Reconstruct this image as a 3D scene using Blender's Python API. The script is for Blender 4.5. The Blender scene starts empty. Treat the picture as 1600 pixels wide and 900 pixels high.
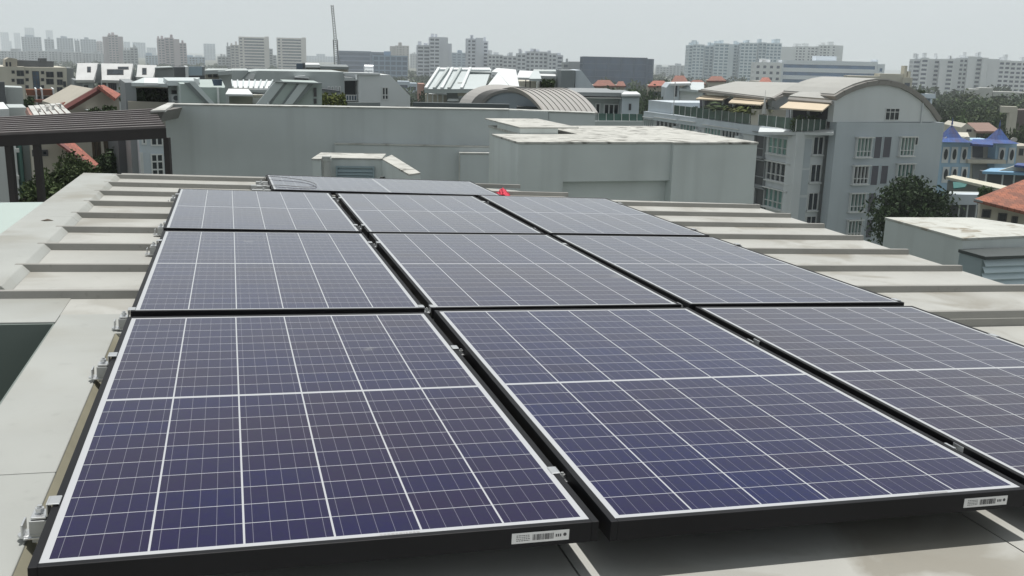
import bpy, math, random
from mathutils import Vector, Matrix, noise
random.seed(7)
R_ = random.Random(11)
scn = bpy.context.scene
COL = scn.collection
# ------------------------------------------------------------------ camera
F = 1503.18
RW = Matrix(((0.999721, 0.0, -0.023615), (0.005439, 0.973121, 0.23023), (0.022981, -0.230294, 0.97285)))  # cam(right,fwd,up) -> world
CAM = Vector((0, 0, 19.0))
cd = bpy.data.cameras.new('camera'); cam = bpy.data.objects.new('camera', cd); COL.objects.link(cam)
cd.sensor_fit = 'HORIZONTAL'; cd.sensor_width = 36; cd.lens = F / 1600 * 36
cd.clip_start = 0.05; cd.clip_end = 40000
mx, my, mz = RW.col[0], RW.col[2], -RW.col[1]
cam.matrix_world = Matrix(((mx[0], my[0], mz[0], CAM[0]), (mx[1], my[1], mz[1], CAM[1]), (mx[2], my[2], mz[2], CAM[2]), (0, 0, 0, 1)))
scn.camera = cam
# ------------------------------------------------------------------ light
SUN_EL, SUN_AZ = math.radians(78), math.radians(25)     # azimuth from +Y towards +X
w = bpy.data.worlds.new("World"); scn.world = w; w.use_nodes = True
nt = w.node_tree; bg = nt.nodes['Background']
sky = nt.nodes.new('ShaderNodeTexSky'); sky.sky_type = 'NISHITA'; sky.sun_disc = False
sky.sun_elevation = SUN_EL; sky.sun_rotation = SUN_AZ; sky.air_density = 1.2; sky.dust_density = 6.0; sky.ozone_density = 1.0
hs = nt.nodes.new('ShaderNodeHueSaturation'); hs.inputs['Saturation'].default_value = 0.25
mixs = nt.nodes.new('ShaderNodeMix'); mixs.data_type = 'RGBA'; mixs.inputs[0].default_value = 0.7
mixs.inputs[7].default_value = (7.5, 8.1, 8.35, 1)       # even veil of tropical haze and thin cloud
nt.links.new(sky.outputs[0], hs.inputs['Color']); nt.links.new(hs.outputs[0], mixs.inputs[6])
tcw = nt.nodes.new('ShaderNodeTexCoord'); spw = nt.nodes.new('ShaderNodeSeparateXYZ'); nt.links.new(tcw.outputs['Generated'], spw.inputs[0])
mrw = nt.nodes.new('ShaderNodeMapRange'); nt.links.new(spw.outputs[2], mrw.inputs[0])      # haze glare is strongest low in the sky
mrw.inputs[1].default_value = .06; mrw.inputs[2].default_value = .62; mrw.inputs[3].default_value = 1.08; mrw.inputs[4].default_value = .5
nzw = nt.nodes.new('ShaderNodeTexNoise'); nzw.inputs['Scale'].default_value = 2.2; nzw.inputs['Detail'].default_value = 4; nt.links.new(tcw.outputs['Generated'], nzw.inputs['Vector'])
mnw = nt.nodes.new('ShaderNodeMath'); mnw.operation = 'MULTIPLY_ADD'; nt.links.new(nzw.outputs[0], mnw.inputs[0]); mnw.inputs[1].default_value = .14; mnw.inputs[2].default_value = .93
mmw = nt.nodes.new('ShaderNodeMath'); mmw.operation = 'MULTIPLY'; nt.links.new(mrw.outputs[0], mmw.inputs[0]); nt.links.new(mnw.outputs[0], mmw.inputs[1])
vmw = nt.nodes.new('ShaderNodeVectorMath'); vmw.operation = 'SCALE'; nt.links.new(mixs.outputs[2], vmw.inputs[0]); nt.links.new(mmw.outputs[0], vmw.inputs['Scale'])
nt.links.new(vmw.outputs[0], bg.inputs[0]); bg.inputs[1].default_value = 0.1
sd = bpy.data.lights.new('sun', 'SUN'); sd.energy = 3.9; sd.angle = math.radians(0.5); sd.color = (1, .975, .93)
sun = bpy.data.objects.new('sun', sd); COL.objects.link(sun)
sv = Vector((math.cos(SUN_EL) * math.sin(SUN_AZ), math.cos(SUN_EL) * math.cos(SUN_AZ), math.sin(SUN_EL)))
sun.rotation_euler = sv.to_track_quat('Z', 'Y').to_euler(); sun.location = (0, 0, 60)
scn.view_settings.view_transform = 'Standard'; scn.view_settings.look = 'None'
scn.view_settings.exposure = 0.12; scn.view_settings.gamma = 1.0
scn.cycles.use_denoising = True
scn.cycles.max_bounces = 6; scn.cycles.volume_bounces = 3

# ------------------------------------------------------------------ materials
def newmat(name):
    m = bpy.data.materials.new(name); m.use_nodes = True
    n = m.node_tree; b = n.nodes['Principled BSDF']
    return m, n, b
def mth(n, op, a, b=None, c=None):
    x = n.nodes.new('ShaderNodeMath'); x.operation = op
    for i, v in enumerate((a, b, c)):
        if v is None: continue
        if isinstance(v, (int, float)): x.inputs[i].default_value = v
        else: n.links.new(v, x.inputs[i])
    return x.outputs[0]
def mixc(n, f, a, b, mode='MIX'):
    x = n.nodes.new('ShaderNodeMix'); x.data_type = 'RGBA'; x.blend_type = mode
    for i, v in ((0, f), (6, a), (7, b)):
        if isinstance(v, (int, float)): x.inputs[i].default_value = v
        elif isinstance(v, tuple): x.inputs[i].default_value = (*v[:3], 1)
        else: n.links.new(v, x.inputs[i])
    return x.outputs[2]
def noi(n, scale, detail=4, vec=None, dist=0.0):
    x = n.nodes.new('ShaderNodeTexNoise'); x.inputs['Scale'].default_value = scale; x.inputs['Detail'].default_value = detail
    x.inputs['Distortion'].default_value = dist
    if vec: n.links.new(vec, x.inputs['Vector'])
    return x.outputs[0]
def ramp(n, f, lo, hi):
    x = n.nodes.new('ShaderNodeMapRange'); n.links.new(f, x.inputs[0]); x.inputs[1].default_value = lo; x.inputs[2].default_value = hi
    return x.outputs[0]
def scaled(n, s):
    tc = n.nodes.new('ShaderNodeTexCoord'); mp = n.nodes.new('ShaderNodeMapping')
    n.links.new(tc.outputs['Object'], mp.inputs[0]); mp.inputs['Scale'].default_value = s
    return mp.outputs[0]
_mc = {}
def paint(name, col, rough=.7, var=.12, streak=.0, dirt=None, dscale=1.0, metal=0.0, bump=0.0, spots=0.0):
    """weathered paint or metal: broad mottling, vertical rain streaks, dark spots"""
    if name in _mc: return _mc[name]
    m, n, b = newmat(name)
    v = scaled(n, (dscale, dscale, dscale))
    a = ramp(n, noi(n, 1.3, 5, v), .3, .7)
    dark = tuple(c * (1 - var) for c in col); lite = tuple(min(1, c * (1 + var * .6)) for c in col)
    c = mixc(n, a, dark, lite)
    if streak:
        s = ramp(n, noi(n, 1.0, 3, scaled(n, (6 * dscale, 6 * dscale, .25 * dscale))), .5, .8)
        c = mixc(n, mth(n, 'MULTIPLY', s, streak), c, tuple(x * .45 for x in col))
    if dirt:
        d = ramp(n, noi(n, 2.2, 8, v, .6), .48, .62)
        d2 = ramp(n, noi(n, .7, 3, v), .4, .6)
        c = mixc(n, mth(n, 'MULTIPLY', mth(n, 'MULTIPLY', d, d2), .85), c, dirt)
    if spots:
        d = ramp(n, noi(n, 14, 6, v), .62, .72)
        c = mixc(n, mth(n, 'MULTIPLY', d, spots), c, tuple(x * .55 for x in col))
    n.links.new(c, b.inputs['Base Color']); b.inputs['Roughness'].default_value = rough; b.inputs['Metallic'].default_value = metal
    if bump:
        bp = n.nodes.new('ShaderNodeBump'); bp.inputs['Strength'].default_value = bump; bp.inputs['Distance'].default_value = .01
        n.links.new(noi(n, 30, 6, v), bp.inputs['Height']); n.links.new(bp.outputs[0], b.inputs['Normal'])
    _mc[name] = m; return m
def glass(name, col=(.02, .028, .032), rough=.08, var=.5, sc=.8):
    if name in _mc: return _mc[name]
    m, n, b = newmat(name)
    v = scaled(n, (sc, sc, sc))
    x = n.nodes.new('ShaderNodeTexVoronoi'); n.links.new(v, x.inputs['Vector']); x.inputs['Scale'].default_value = 1.0
    c = mixc(n, mth(n, 'MULTIPLY', ramp(n, noi(n, 1.5, 2, v), .35, .65), var), col, tuple(min(1, k * 2.4) for k in col))
    n.links.new(c, b.inputs['Base Color']); b.inputs['Roughness'].default_value = rough; b.inputs['IOR'].default_value = 1.5
    _mc[name] = m; return m
def curtain_glass(name, col):
    """window pane with drawn curtain folds close behind the glass"""
    if name in _mc: return _mc[name]
    m, n, b = newmat(name)
    wv = n.nodes.new('ShaderNodeTexWave'); wv.inputs['Scale'].default_value = 1.6; wv.inputs['Distortion'].default_value = 3
    n.links.new(scaled(n, (1, 1, .08)), wv.inputs['Vector'])
    c = mixc(n, wv.outputs['Fac'], tuple(x * .35 for x in col), col)
    n.links.new(c, b.inputs['Base Color']); b.inputs['Roughness'].default_value = .12
    _mc[name] = m; return m
def tiles(name, c1, c2, sc=3.0):
    """terracotta roof tiles: courses along the slope, colour changing tile by tile"""
    if name in _mc: return _mc[name]
    m, n, b = newmat(name)
    br = n.nodes.new('ShaderNodeTexBrick'); n.links.new(scaled(n, (sc, sc, sc)), br.inputs['Vector'])
    br.inputs['Color1'].default_value = (*c1, 1); br.inputs['Color2'].default_value = (*c2, 1); br.inputs['Mortar'].default_value = (*[x * .45 for x in c2], 1)
    br.inputs['Scale'].default_value = 1; br.inputs['Mortar Size'].default_value = .03; br.inputs['Brick Width'].default_value = .8; br.inputs['Row Height'].default_value = 1.0
    c = mixc(n, mth(n, 'MULTIPLY', ramp(n, noi(n, 2.5, 5, scaled(n, (.4, .4, .4))), .4, .7), .5), br.outputs[0], (.12, .07, .055))
    n.links.new(c, b.inputs['Base Color']); b.inputs['Roughness'].default_value = .85
    _mc[name] = m; return m
def leafmat(name, c1, c2):
    if name in _mc: return _mc[name]
    m, n, b = newmat(name)
    g = n.nodes.new('ShaderNodeNewGeometry'); oi = n.nodes.new('ShaderNodeObjectInfo')
    c = mixc(n, g.outputs['Random Per Island'], c1, c2)
    c = mixc(n, mth(n, 'MULTIPLY', ramp(n, noi(n, .5, 3, scaled(n, (1, 1, 1))), .35, .65), .5), c, tuple(x * .5 for x in c1))
    h = n.nodes.new('ShaderNodeHueSaturation'); n.links.new(c, h.inputs['Color'])
    n.links.new(mth(n, 'MULTIPLY_ADD', oi.outputs['Random'], .5, .75), h.inputs['Value'])
    n.links.new(mth(n, 'MULTIPLY_ADD', oi.outputs['Random'], .03, .485), h.inputs['Hue'])
    n.links.new(h.outputs[0], b.inputs['Base Color']); b.inputs['Roughness'].default_value = .7; b.inputs['Specular IOR Level'].default_value = .2
    _mc[name] = m; return m

# ------------------------------------------------------------------ geometry helpers
class MB:
    def __init__(s): s.v = []; s.f = []; s.m = []
    def face(s, pts, m=0):
        k = len(s.v); s.v += [tuple(p) for p in pts]; s.f.append(tuple(range(k, k + len(pts)))); s.m.append(m)
    def hexa(s, p, m=0):                                 # p: 4 bottom + 4 top
        k = len(s.v); s.v += [tuple(q) for q in p]
        for f in ((3, 2, 1, 0), (4, 5, 6, 7), (0, 1, 5, 4), (1, 2, 6, 5), (2, 3, 7, 6), (3, 0, 4, 7)):
            s.f.append(tuple(k + i for i in f)); s.m.append(m)
        return s
    def box(s, x0, x1, y0, y1, z0, z1, m=0):
        s.hexa(((x0, y0, z0), (x1, y0, z0), (x1, y1, z0), (x0, y1, z0), (x0, y0, z1), (x1, y0, z1), (x1, y1, z1), (x0, y1, z1)), m); return s
    def prism(s, pts, ext, m=0, side=None):
        e = Vector(ext); n = len(pts); k = len(s.v)
        s.v += [tuple(p) for p in pts] + [tuple(Vector(p) + e) for p in pts]
        s.f.append(tuple(range(k, k + n))); s.m.append(m)
        s.f.append(tuple(reversed(range(k + n, k + 2 * n)))); s.m.append(m)
        for i in range(n):
            j = (i + 1) % n; s.f.append((k + i, k + n + i, k + n + j, k + j)); s.m.append(m if side is None else side)
        return s
    def tube(s, a, b, r, n=10, r2=None, m=0):
        a, b = Vector(a), Vector(b); d = (b - a).normalized(); r2 = r if r2 is None else r2
        t = d.orthogonal().normalized(); u = d.cross(t); k = len(s.v)
        for p, rr in ((a, r), (b, r2)):
            for i in range(n):
                an = 2 * math.pi * i / n; s.v.append(tuple(p + (t * math.cos(an) + u * math.sin(an)) * rr))
        for i in range(n):
            j = (i + 1) % n; s.f.append((k + i, k + j, k + n + j, k + n + i)); s.m.append(m)
        s.f.append(tuple(reversed(range(k, k + n)))); s.m.append(m); s.f.append(tuple(range(k + n, k + 2 * n))); s.m.append(m)
        return s
    def mesh(s, name, mats, smooth=False):
        me = bpy.data.meshes.new(name); me.from_pydata(s.v, [], s.f)
        for m in (mats if isinstance(mats, (list, tuple)) else [mats]): me.materials.append(m)
        me.polygons.foreach_set('material_index', s.m)
        if smooth: me.polygons.foreach_set('use_smooth', [True] * len(s.f))
        me.update(); return me
    def build(s, name, mats, parent=None, smooth=False, bevel=0.0, fix=True):
        me = s.mesh(name, mats, smooth)
        if fix:
            import bmesh
            b = bmesh.new(); b.from_mesh(me); bmesh.ops.recalc_face_normals(b, faces=b.faces); b.to_mesh(me); b.free()
        o = bpy.data.objects.new(name, me); COL.objects.link(o)
        if parent: o.parent = parent
        if bevel:
            bv = o.modifiers.new('bevel', 'BEVEL'); bv.width = bevel; bv.segments = 2; bv.limit_method = 'ANGLE'
        return o
def tag(o, label=None, cat=None, group=None, kind=None):
    if label: o['label'] = label
    if cat: o['category'] = cat
    if group: o['group'] = group
    if kind: o['kind'] = kind
    return o
def thing(name, label, cat, loc=(0, 0, 0), rz=0.0, group=None, kind=None):
    o = bpy.data.objects.new(name, None); COL.objects.link(o); o.location = loc; o.rotation_euler = (0, 0, rz)
    o.empty_display_size = .2
    return tag(o, label, cat, group, kind)
def children(o): return [c for c in KIDS() if c.parent == o]
def KIDS(): return list(COL.objects)
def copy_tree(o, label=None, group=None):
    c = o.copy(); COL.objects.link(c)
    if label: c['label'] = label
    for ch in list(o.children):
        d = ch.copy(); COL.objects.link(d); d.parent = c
        for g in list(ch.children):
            e = g.copy(); COL.objects.link(e); e.parent = d
    return c
def ray(px, py): return RW @ Vector(((px - 800) / F, 1, (450 - py) / F))
def P(px, py, Y): d = ray(px, py); return CAM + d * (Y / d.y)

class Fr:
    """a building's own frame: origin on the ground below P(px, py, Y), front face along +x, depth along +y"""
    def __init__(s, name, label, cat, px, py, Y, yaw=0.0, group=None, z0=0.0, kind=None):
        p = P(px, py, Y)
        if z0 == 0.0 and 'vault' not in label and 'arched gable' not in label: yaw -= math.degrees(math.atan2(p.x, p.y)) * .88
        s.a = math.radians(yaw); s.o = Vector((p.x, p.y, z0)); s.z0 = z0
        s.u = Vector((math.cos(s.a), math.sin(s.a), 0)); s.n = Vector((-math.sin(s.a), math.cos(s.a), 0))
        s.e = thing(name, label, cat, s.o, s.a, group, kind)
    def at(s, px, py, v=0.0):                             # meets the plane y=v: (x, z)
        d = ray(px, py); t = (v - (CAM - s.o).dot(s.n)) / d.dot(s.n); q = CAM + d * t - s.o
        return q.dot(s.u), q.z
    def atu(s, px, py, u=0.0):                            # meets the plane x=u: (y, z)
        d = ray(px, py); t = (u - (CAM - s.o).dot(s.u)) / d.dot(s.u); q = CAM + d * t - s.o
        return q.dot(s.n), q.z
    def local(s, p): q = Vector(p) - s.o; return Vector((q.dot(s.u), q.dot(s.n), q.z))
    def ext(s, name, mat, pts, v=0.0, depth=3.0, bottom=None, parent=None, side=None, bevel=0):
        q = [s.at(x, y, v) for x, y in pts]
        if bottom is not None:                            # last two points drop to the height 'bottom'
            q[-1] = (q[-1][0], bottom); q[-2] = (q[-2][0], bottom)
        mb = MB(); mb.prism([(a, v, b) for a, b in q], (0, depth, 0), 0, side)
        return mb.build(name, mat, parent or s.e, bevel=bevel)
    def slab(s, name, mat, pts, th=.12, parent=None):     # corners (px, py, Y), real thickness
        q = [s.local(P(*p)) for p in pts]; nrm = (q[1] - q[0]).cross(q[2] - q[0]).normalized()
        if nrm.z > 0: nrm = -nrm
        return MB().prism(q, nrm * th).build(name, mat, parent or s.e)
    def box(s, name, mat, x0, x1, y0, y1, z0, z1, parent=None, bevel=0):
        return MB().box(x0, x1, y0, y1, z0, z1).build(name, mat, parent or s.e, bevel=bevel)
    def win(s, x0, x1, z0, z1, v=0.0, nx=2, nz=1, fr=None, pane=None, t=.06, out=.05, sill=False, hood=False, axis='v', sgn=-1, name='window', ratio=None):
        """a framed window standing out 'out' from the wall; its pane is a child"""
        fr = fr or FRAME; pane = pane or PANE
        def bx(mb, a0, a1, d0, d1, b0, b1):
            if axis == 'v': mb.box(a0, a1, min(v + sgn * d0, v + sgn * d1), max(v + sgn * d0, v + sgn * d1), b0, b1)
            else: mb.box(min(v + sgn * d0, v + sgn * d1), max(v + sgn * d0, v + sgn * d1), a0, a1, b0, b1)
        mb = MB()
        bx(mb, x0, x1, -.02, out, z0, z0 + t); bx(mb, x0, x1, -.02, out, z1 - t, z1)
        for i in range(nx + 1):
            c = x0 + (x1 - x0 - t) * i / nx; bx(mb, c, c + t, -.018, out - .004, z0 + t, z1 - t)
        for j in range(1, nz):
            zz = z0 + (z1 - z0) * (ratio if ratio else j / nz); bx(mb, x0 + t, x1 - t, -.016, out - .008, zz - t / 2, zz + t / 2)
        if sill: bx(mb, x0 - .1, x1 + .1, -.01, out + .15, z0 - .1, z0 - .003)
        if hood: bx(mb, x0 - .1, x1 + .1, -.01, out + .2, z1 + .003, z1 + .09)
        o = mb.build(name, fr, s.e)
        m2 = MB(); bx(m2, x0 + .01, x1 - .01, -.03, out * .3, z0 + .01, z1 - .01)
        m2.build('pane', pane, o); return o
    def winpx(s, px0, py0, px1, py1, v=0.0, **k):
        cx, cy = (px0 + px1) / 2, (py0 + py1) / 2
        x0, x1 = s.at(px0, cy, v)[0], s.at(px1, cy, v)[0]; z1, z0 = s.at(cx, py0, v)[1], s.at(cx, py1, v)[1]
        return s.win(x0, x1, z0, z1, v, **k)

FRAME = paint('window_frame_white', (.6, .62, .62), .5, .05)
FRAMED = paint('window_frame_dark', (.06, .06, .065), .5, .05)
PANE = glass('window_glass', (.018, .024, .03), .1)
PANEB = glass('window_glass_blue', (.05, .075, .11), .12)
CURT = curtain_glass('curtained_glass_green', (.2, .36, .32))
CURTB = curtain_glass('curtained_glass_teal', (.12, .25, .23))
# ------------------------------------------------------------------ our roof (own frame, slightly tilted)
MR = Matrix(((0.95923, -0.28074, 0.0327), (0.28014, 0.95971, 0.02172), (-0.03748, -0.01168, 0.99923)))
OR = Vector((-0.77132, 1.43519, 18.17453))
MROOF = Matrix.Translation(OR) @ MR.to_4x4()
sheet = paint('roof_sheet_metal', (.395, .395, .37), .5, .13, dirt=(.24, .225, .19), dscale=1.4, spots=.2, bump=.05)
sheet2 = paint('roof_flashing_metal', (.35, .36, .342), .5, .12, dirt=(.25, .24, .205), dscale=1.1, spots=.2, bump=.05)
ribm = paint('roof_rib_metal', (.27, .265, .245), .55, .12, dscale=3, spots=.3)
khaki = paint('roof_edge_khaki', (.30, .285, .215), .6, .12, dscale=3, streak=.2)
pitm = paint('lightwell_shade', (.15, .18, .165), .6, .1)  # green-grey of the well, with the shade inside it put into the colour
wallg = paint('grey_render', (.285, .32, .315), .85, .06, streak=.13, dscale=.8, bump=.15)
roof = thing('rooftop', 'pale beige ribbed metal roof the solar panels are fixed to', 'roof')
roof.matrix_world = MROOF
RB, RZ, LZ = -.045, -.075, -.11
ribs = [1.74 + .512 * i for i in range(10)]
YF = 6.42
# pan sheets between ribs (upper level), lower front sheets, border flashing
mb = MB(); mb.prism([(-.6, 2.0, RZ), (-.2, 2.0, RZ), (-.2, 1.735, RZ), (4.16, 1.735, RZ), (4.5, 5.62, RZ), (3.05, 5.70, RZ), (2.62, 6.2, RZ), (2.2, YF, RZ), (-.6, YF, RZ)], (0, 0, -.02))
mb.build('roof_sheet', sheet, roof)
mb = MB()
for i in range(6):
    x0 = -.035 + i * .9925; mb.box(x0, x0 + .988, -2.2, 1.733, LZ - .02, LZ)
mb.build('lower_roof_sheet', sheet, roof)
MB().box(-.035, 5.93, -2.2, 1.733, LZ - .05, LZ - .024).build('sheet_joint', paint('joint_sealant', (.62, .58, .48), .7, .08), roof)
for i, y in enumerate(ribs):
    xr = 4.15 + (y - 1.74) * .09
    if y > 5.3: xr = 4.46
    if y > 5.6: xr = 2.98
    if y > 6.0: xr = 2.72
    x0 = 2.7 if i == 0 else -.56
    mb = MB(); mb.prism([(x0, y, RZ), (x0, y + .006, RB + .002), (x0, y + .03, RB + .002), (x0, y + .034, RZ)], (xr - x0, 0, 0))
    mb.build('roof_rib', ribm, roof, bevel=.002)
# border flashing on the left: flat top, sloping inner face, outer drop
def lbord(y0, y1, nm='border_flashing', xr=-.53, xl=-.77, m=sheet2):
    mb = MB(); mb.prism([(xl, y0, RB - .35), (xl, y0, RB), (xr, y0, RB), (xr + .03, y0, RZ + .001), (xr + .03, y0, RB - .35)], (0, y1 - y0, 0)); return mb.build(nm, m, roof, bevel=.003)
lbord(4.15, YF); lbord(2.36, 4.147)
# flat piece beside the first panels, with the light well cut into it
FZ = -.072
MB().box(-.77, -.27, 1.90, 2.357, FZ - .3, FZ).build('border_flashing', sheet2, roof, bevel=.003)
mb = MB(); mb.prism([(-.268, .565, FZ), (-.062, .565, FZ), (-.062, 1.733, FZ), (-.04, 1.737, FZ), (-.04, 2.0, FZ), (-.268, 2.0, FZ)], (0, 0, -.3)); mb.build('border_flashing', sheet2, roof, bevel=.003)
MB().box(-.268, -.062, -1.6, .562, FZ - .3, FZ).build('border_flashing', sheet2, roof, bevel=.003)
MB().box(-1.6, -.272, -1.6, .99, FZ - .3, FZ - .002).build('border_flashing', sheet2, roof, bevel=.003)
MB().box(-1.6, -.272, .99, 1.89, FZ - 1.4, FZ - .5).build('light_well', pitm, roof)
MB().box(-1.6, -.272, 1.888, 1.898, FZ - .5, FZ - .006).build('light_well_shade_lining', pitm, roof)  # thin dark liner added over the flashing face, its colour stands for shade
MB().box(-.275, -.2695, .99, 1.887, FZ - .5, FZ - .006).build('light_well_shade_lining', pitm, roof)  # same shade-coloured liner along the right side of the well
mb = MB(); mb.prism([(-.0605, 0, FZ - .001), (-.034, 0, LZ + .001), (-.034, 0, LZ - .1), (-.0605, 0, LZ - .1)], (0, 1.735, 0)); mb.build('edge_flashing', khaki, roof)
mb = MB(); mb.prism([(-.0605, -1.6, FZ - .001), (-.034, -1.6, LZ + .001), (-.034, -1.6, LZ - .1), (-.0605, -1.6, LZ - .1)], (0, 1.598, 0)); mb.build('edge_flashing', khaki, roof)
# step between levels (under the panels) and far upstand, right eaves
MB().box(-.034, 4.17, 1.7332, 1.7345, LZ, RZ - .002).build('level_step', ribm, roof)
MB().box(-.5, 2.2, YF - .02, YF + .05, RZ - .3, RZ + .03).build('far_upstand', ribm, roof, bevel=.003)
mb = MB(); mb.prism([(4.165, 1.735, RZ - .022), (4.505, 5.62, RZ - .022), (4.43, 5.62, RZ - .25), (4.09, 1.735, RZ - .25)], (0.012, 0, 0)); mb.build('eaves_trim', ribm, roof)
# building body below the roof
body = MB(); body.box(-.2, 4.1, -2.0, 6.3, -18, -.14 - .02); body.box(-.72, -.203, 2.3, 6.3, -18, -.16); body.build('wall', wallg, roof)
# small debris: a dead leaf on the left border
lf = MB(); lf.prism([(-.66, 3.98, 0), (-.63, 4.0, .006), (-.6, 3.985, .0), (-.64, 3.97, .002)], (0, 0, .0015))
o = lf.build('dead_leaf', paint('dead_leaf', (.08, .06, .04), .8), None); o.matrix_world = MROOF @ Matrix.Translation((0, 0, RB + .001)); tag(o, 'small dry leaf lying on the pale roof border', 'leaf')

# ------------------------------------------------------------------ solar panels
W_, L_ = .97, 1.6705                                      # white backsheet size
def cellmat():
    m, n, b = newmat('solar_cells')
    tc = n.nodes.new('ShaderNodeTexCoord'); sp = n.nodes.new('ShaderNodeSeparateXYZ'); n.links.new(tc.outputs['Object'], sp.inputs[0])
    oi = n.nodes.new('ShaderNodeObjectInfo')
    X = mth(n, 'ADD', sp.outputs[0], .4734); pcx = .1578
    cx = mth(n, 'DIVIDE', X, pcx); ix = mth(n, 'FLOOR', cx); fx = mth(n, 'FRACT', cx)
    aY = mth(n, 'ABSOLUTE', sp.outputs[1]); Y = mth(n, 'SUBTRACT', aY, .0055); pcy = .0817
    cy = mth(n, 'DIVIDE', Y, pcy); iy = mth(n, 'FLOOR', cy); fy = mth(n, 'FRACT', cy)
    sg = mth(n, 'SIGN', sp.outputs[1])
    gx = mth(n, 'LESS_THAN', mth(n, 'ABSOLUTE', mth(n, 'SUBTRACT', fx, .5)), .5 - .0019 / pcx)
    gy = mth(n, 'LESS_THAN', mth(n, 'ABSOLUTE', mth(n, 'SUBTRACT', fy, .5)), .5 - .0010 / pcy)
    inx = mth(n, 'MULTIPLY', mth(n, 'GREATER_THAN', X, 0.0), mth(n, 'LESS_THAN', X, pcx * 6))
    iny = mth(n, 'MULTIPLY', mth(n, 'GREATER_THAN', Y, 0.0), mth(n, 'LESS_THAN', Y, pcy * 10))
    cell = mth(n, 'MULTIPLY', mth(n, 'MULTIPLY', gx, gy), mth(n, 'MULTIPLY', inx, iny))
    bus = mth(n, 'LESS_THAN', mth(n, 'ABSOLUTE', mth(n, 'SUBTRACT', mth(n, 'FRACT', mth(n, 'MULTIPLY', fx, 5.0)), .5)), 0.5 * .0011 / (pcx / 5))
    # colour: each cell its own tint, crystalline grain inside it
    cv = n.nodes.new('ShaderNodeCombineXYZ'); n.links.new(ix, cv.inputs[0]); n.links.new(mth(n, 'MULTIPLY', mth(n, 'ADD', iy, 1), sg), cv.inputs[1]); n.links.new(oi.outputs['Random'], cv.inputs[2])
    wn = n.nodes.new('ShaderNodeTexWhiteNoise'); n.links.new(cv.outputs[0], wn.inputs['Vector'])
    vo = n.nodes.new('ShaderNodeTexVoronoi'); n.links.new(tc.outputs['Object'], vo.inputs['Vector']); vo.inputs['Scale'].default_value = 90
    vsep = n.nodes.new('ShaderNodeSeparateColor'); n.links.new(vo.outputs['Color'], vsep.inputs[0])
    patch = ramp(n, noi(n, 1.6, 2, tc.outputs['Object']), .35, .65)
    blue = (.0012, .0048, .062); purple = (.0155, .0058, .026)
    f = mth(n, 'ADD', mth(n, 'MULTIPLY', wn.outputs[0], .26), mth(n, 'MULTIPLY', patch, .35))
    sepc = n.nodes.new('ShaderNodeSeparateColor'); n.links.new(oi.outputs['Color'], sepc.inputs[0])
    f = mth(n, 'ADD', f, sepc.outputs[0]); f = mth(n, 'MINIMUM', mth(n, 'MAXIMUM', f, 0), 1)
    c = mixc(n, f, blue, purple)
    c = mixc(n, mth(n, 'MULTIPLY', vsep.outputs[0], .35), c, (.012, .014, .032))
    c = mixc(n, mth(n, 'MULTIPLY', bus, .8), c, (.16, .16, .19))
    c = mixc(n, cell, (.42, .43, .45), c)
    # dust film and dried water marks on the glass
    dust = mth(n, 'MULTIPLY', ramp(n, noi(n, 3.0, 6, tc.outputs['Object']), .3, .8), .01)
    blot = n.nodes.new('ShaderNodeTexVoronoi'); blot.inputs['Scale'].default_value = 3.1; blot.inputs['Randomness'].default_value = 1
    vadd = n.nodes.new('ShaderNodeVectorMath'); vadd.operation = 'ADD'; n.links.new(tc.outputs['Object'], vadd.inputs[0])
    cr = n.nodes.new('ShaderNodeCombineXYZ'); n.links.new(mth(n, 'MULTIPLY', oi.outputs['Random'], 37.0), cr.inputs[0]); n.links.new(mth(n, 'MULTIPLY', noi(n, 9, 3, tc.outputs['Object']), .12), cr.inputs[1]); n.links.new(cr.outputs[0], vadd.inputs[1]); n.links.new(vadd.outputs[0], blot.inputs['Vector'])
    bsep = n.nodes.new('ShaderNodeSeparateColor'); n.links.new(blot.outputs['Color'], bsep.inputs[0])
    bl = mth(n, 'MULTIPLY', mth(n, 'MULTIPLY', ramp(n, blot.outputs['Distance'], .1, .06), mth(n, 'GREATER_THAN', bsep.outputs[0], .55)), mth(n, 'MULTIPLY', noi(n, 30, 4, tc.outputs['Object']), .45))
    c = mixc(n, mth(n, 'ADD', dust, bl), c, (.3, .3, .3))
    n.links.new(c, b.inputs['Base Color']); b.inputs['Roughness'].default_value = .28; b.inputs['IOR'].default_value = 1.25
    n.links.new(mth(n, 'MULTIPLY_ADD', noi(n, 5, 5, tc.outputs['Object']), .06, .06), b.inputs['Roughness'])
    b.inputs['Coat Weight'].default_value = .5; b.inputs['Coat IOR'].default_value = 1.14; b.inputs['Coat Roughness'].default_value = .08
    return m
CELLS = cellmat()
frm = paint('black_anodised_frame', (.008, .008, .010), .5, .15, dscale=6, spots=.2, metal=.0)
frm.node_tree.nodes['Principled BSDF'].inputs['Specular IOR Level'].default_value = .2
alu = paint('aluminium', (.62, .63, .64), .32, .08, dscale=8, metal=.75)
alud = paint('dull_aluminium', (.42, .43, .43), .45, .1, dscale=8, metal=.6)
blk = paint('black_rubber', (.02, .02, .02), .7)
def panel_proto():
    r = thing('solar_panel', 'x', 'solar panel')
    w2, l2, t = W_ / 2, L_ / 2, .0145
    mb = MB()
    # frame: four rails, top lip just above the glass, mitred look by butting
    for (x0, x1, y0, y1) in ((-w2 - t, -w2, -l2 - t, l2 + t), (w2, w2 + t, -l2 - t, l2 + t), (-w2, w2, -l2 - t, -l2), (-w2, w2, l2, l2 + t)):
        mb.box(x0, x1, y0, y1, -.04, .0015)
    mb.build('frame', frm, r, bevel=.0012)
    MB().box(-w2, w2, -l2, l2, -.006, 0).build('cell_glass', CELLS, r)
    return r
proto = panel_proto()
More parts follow.
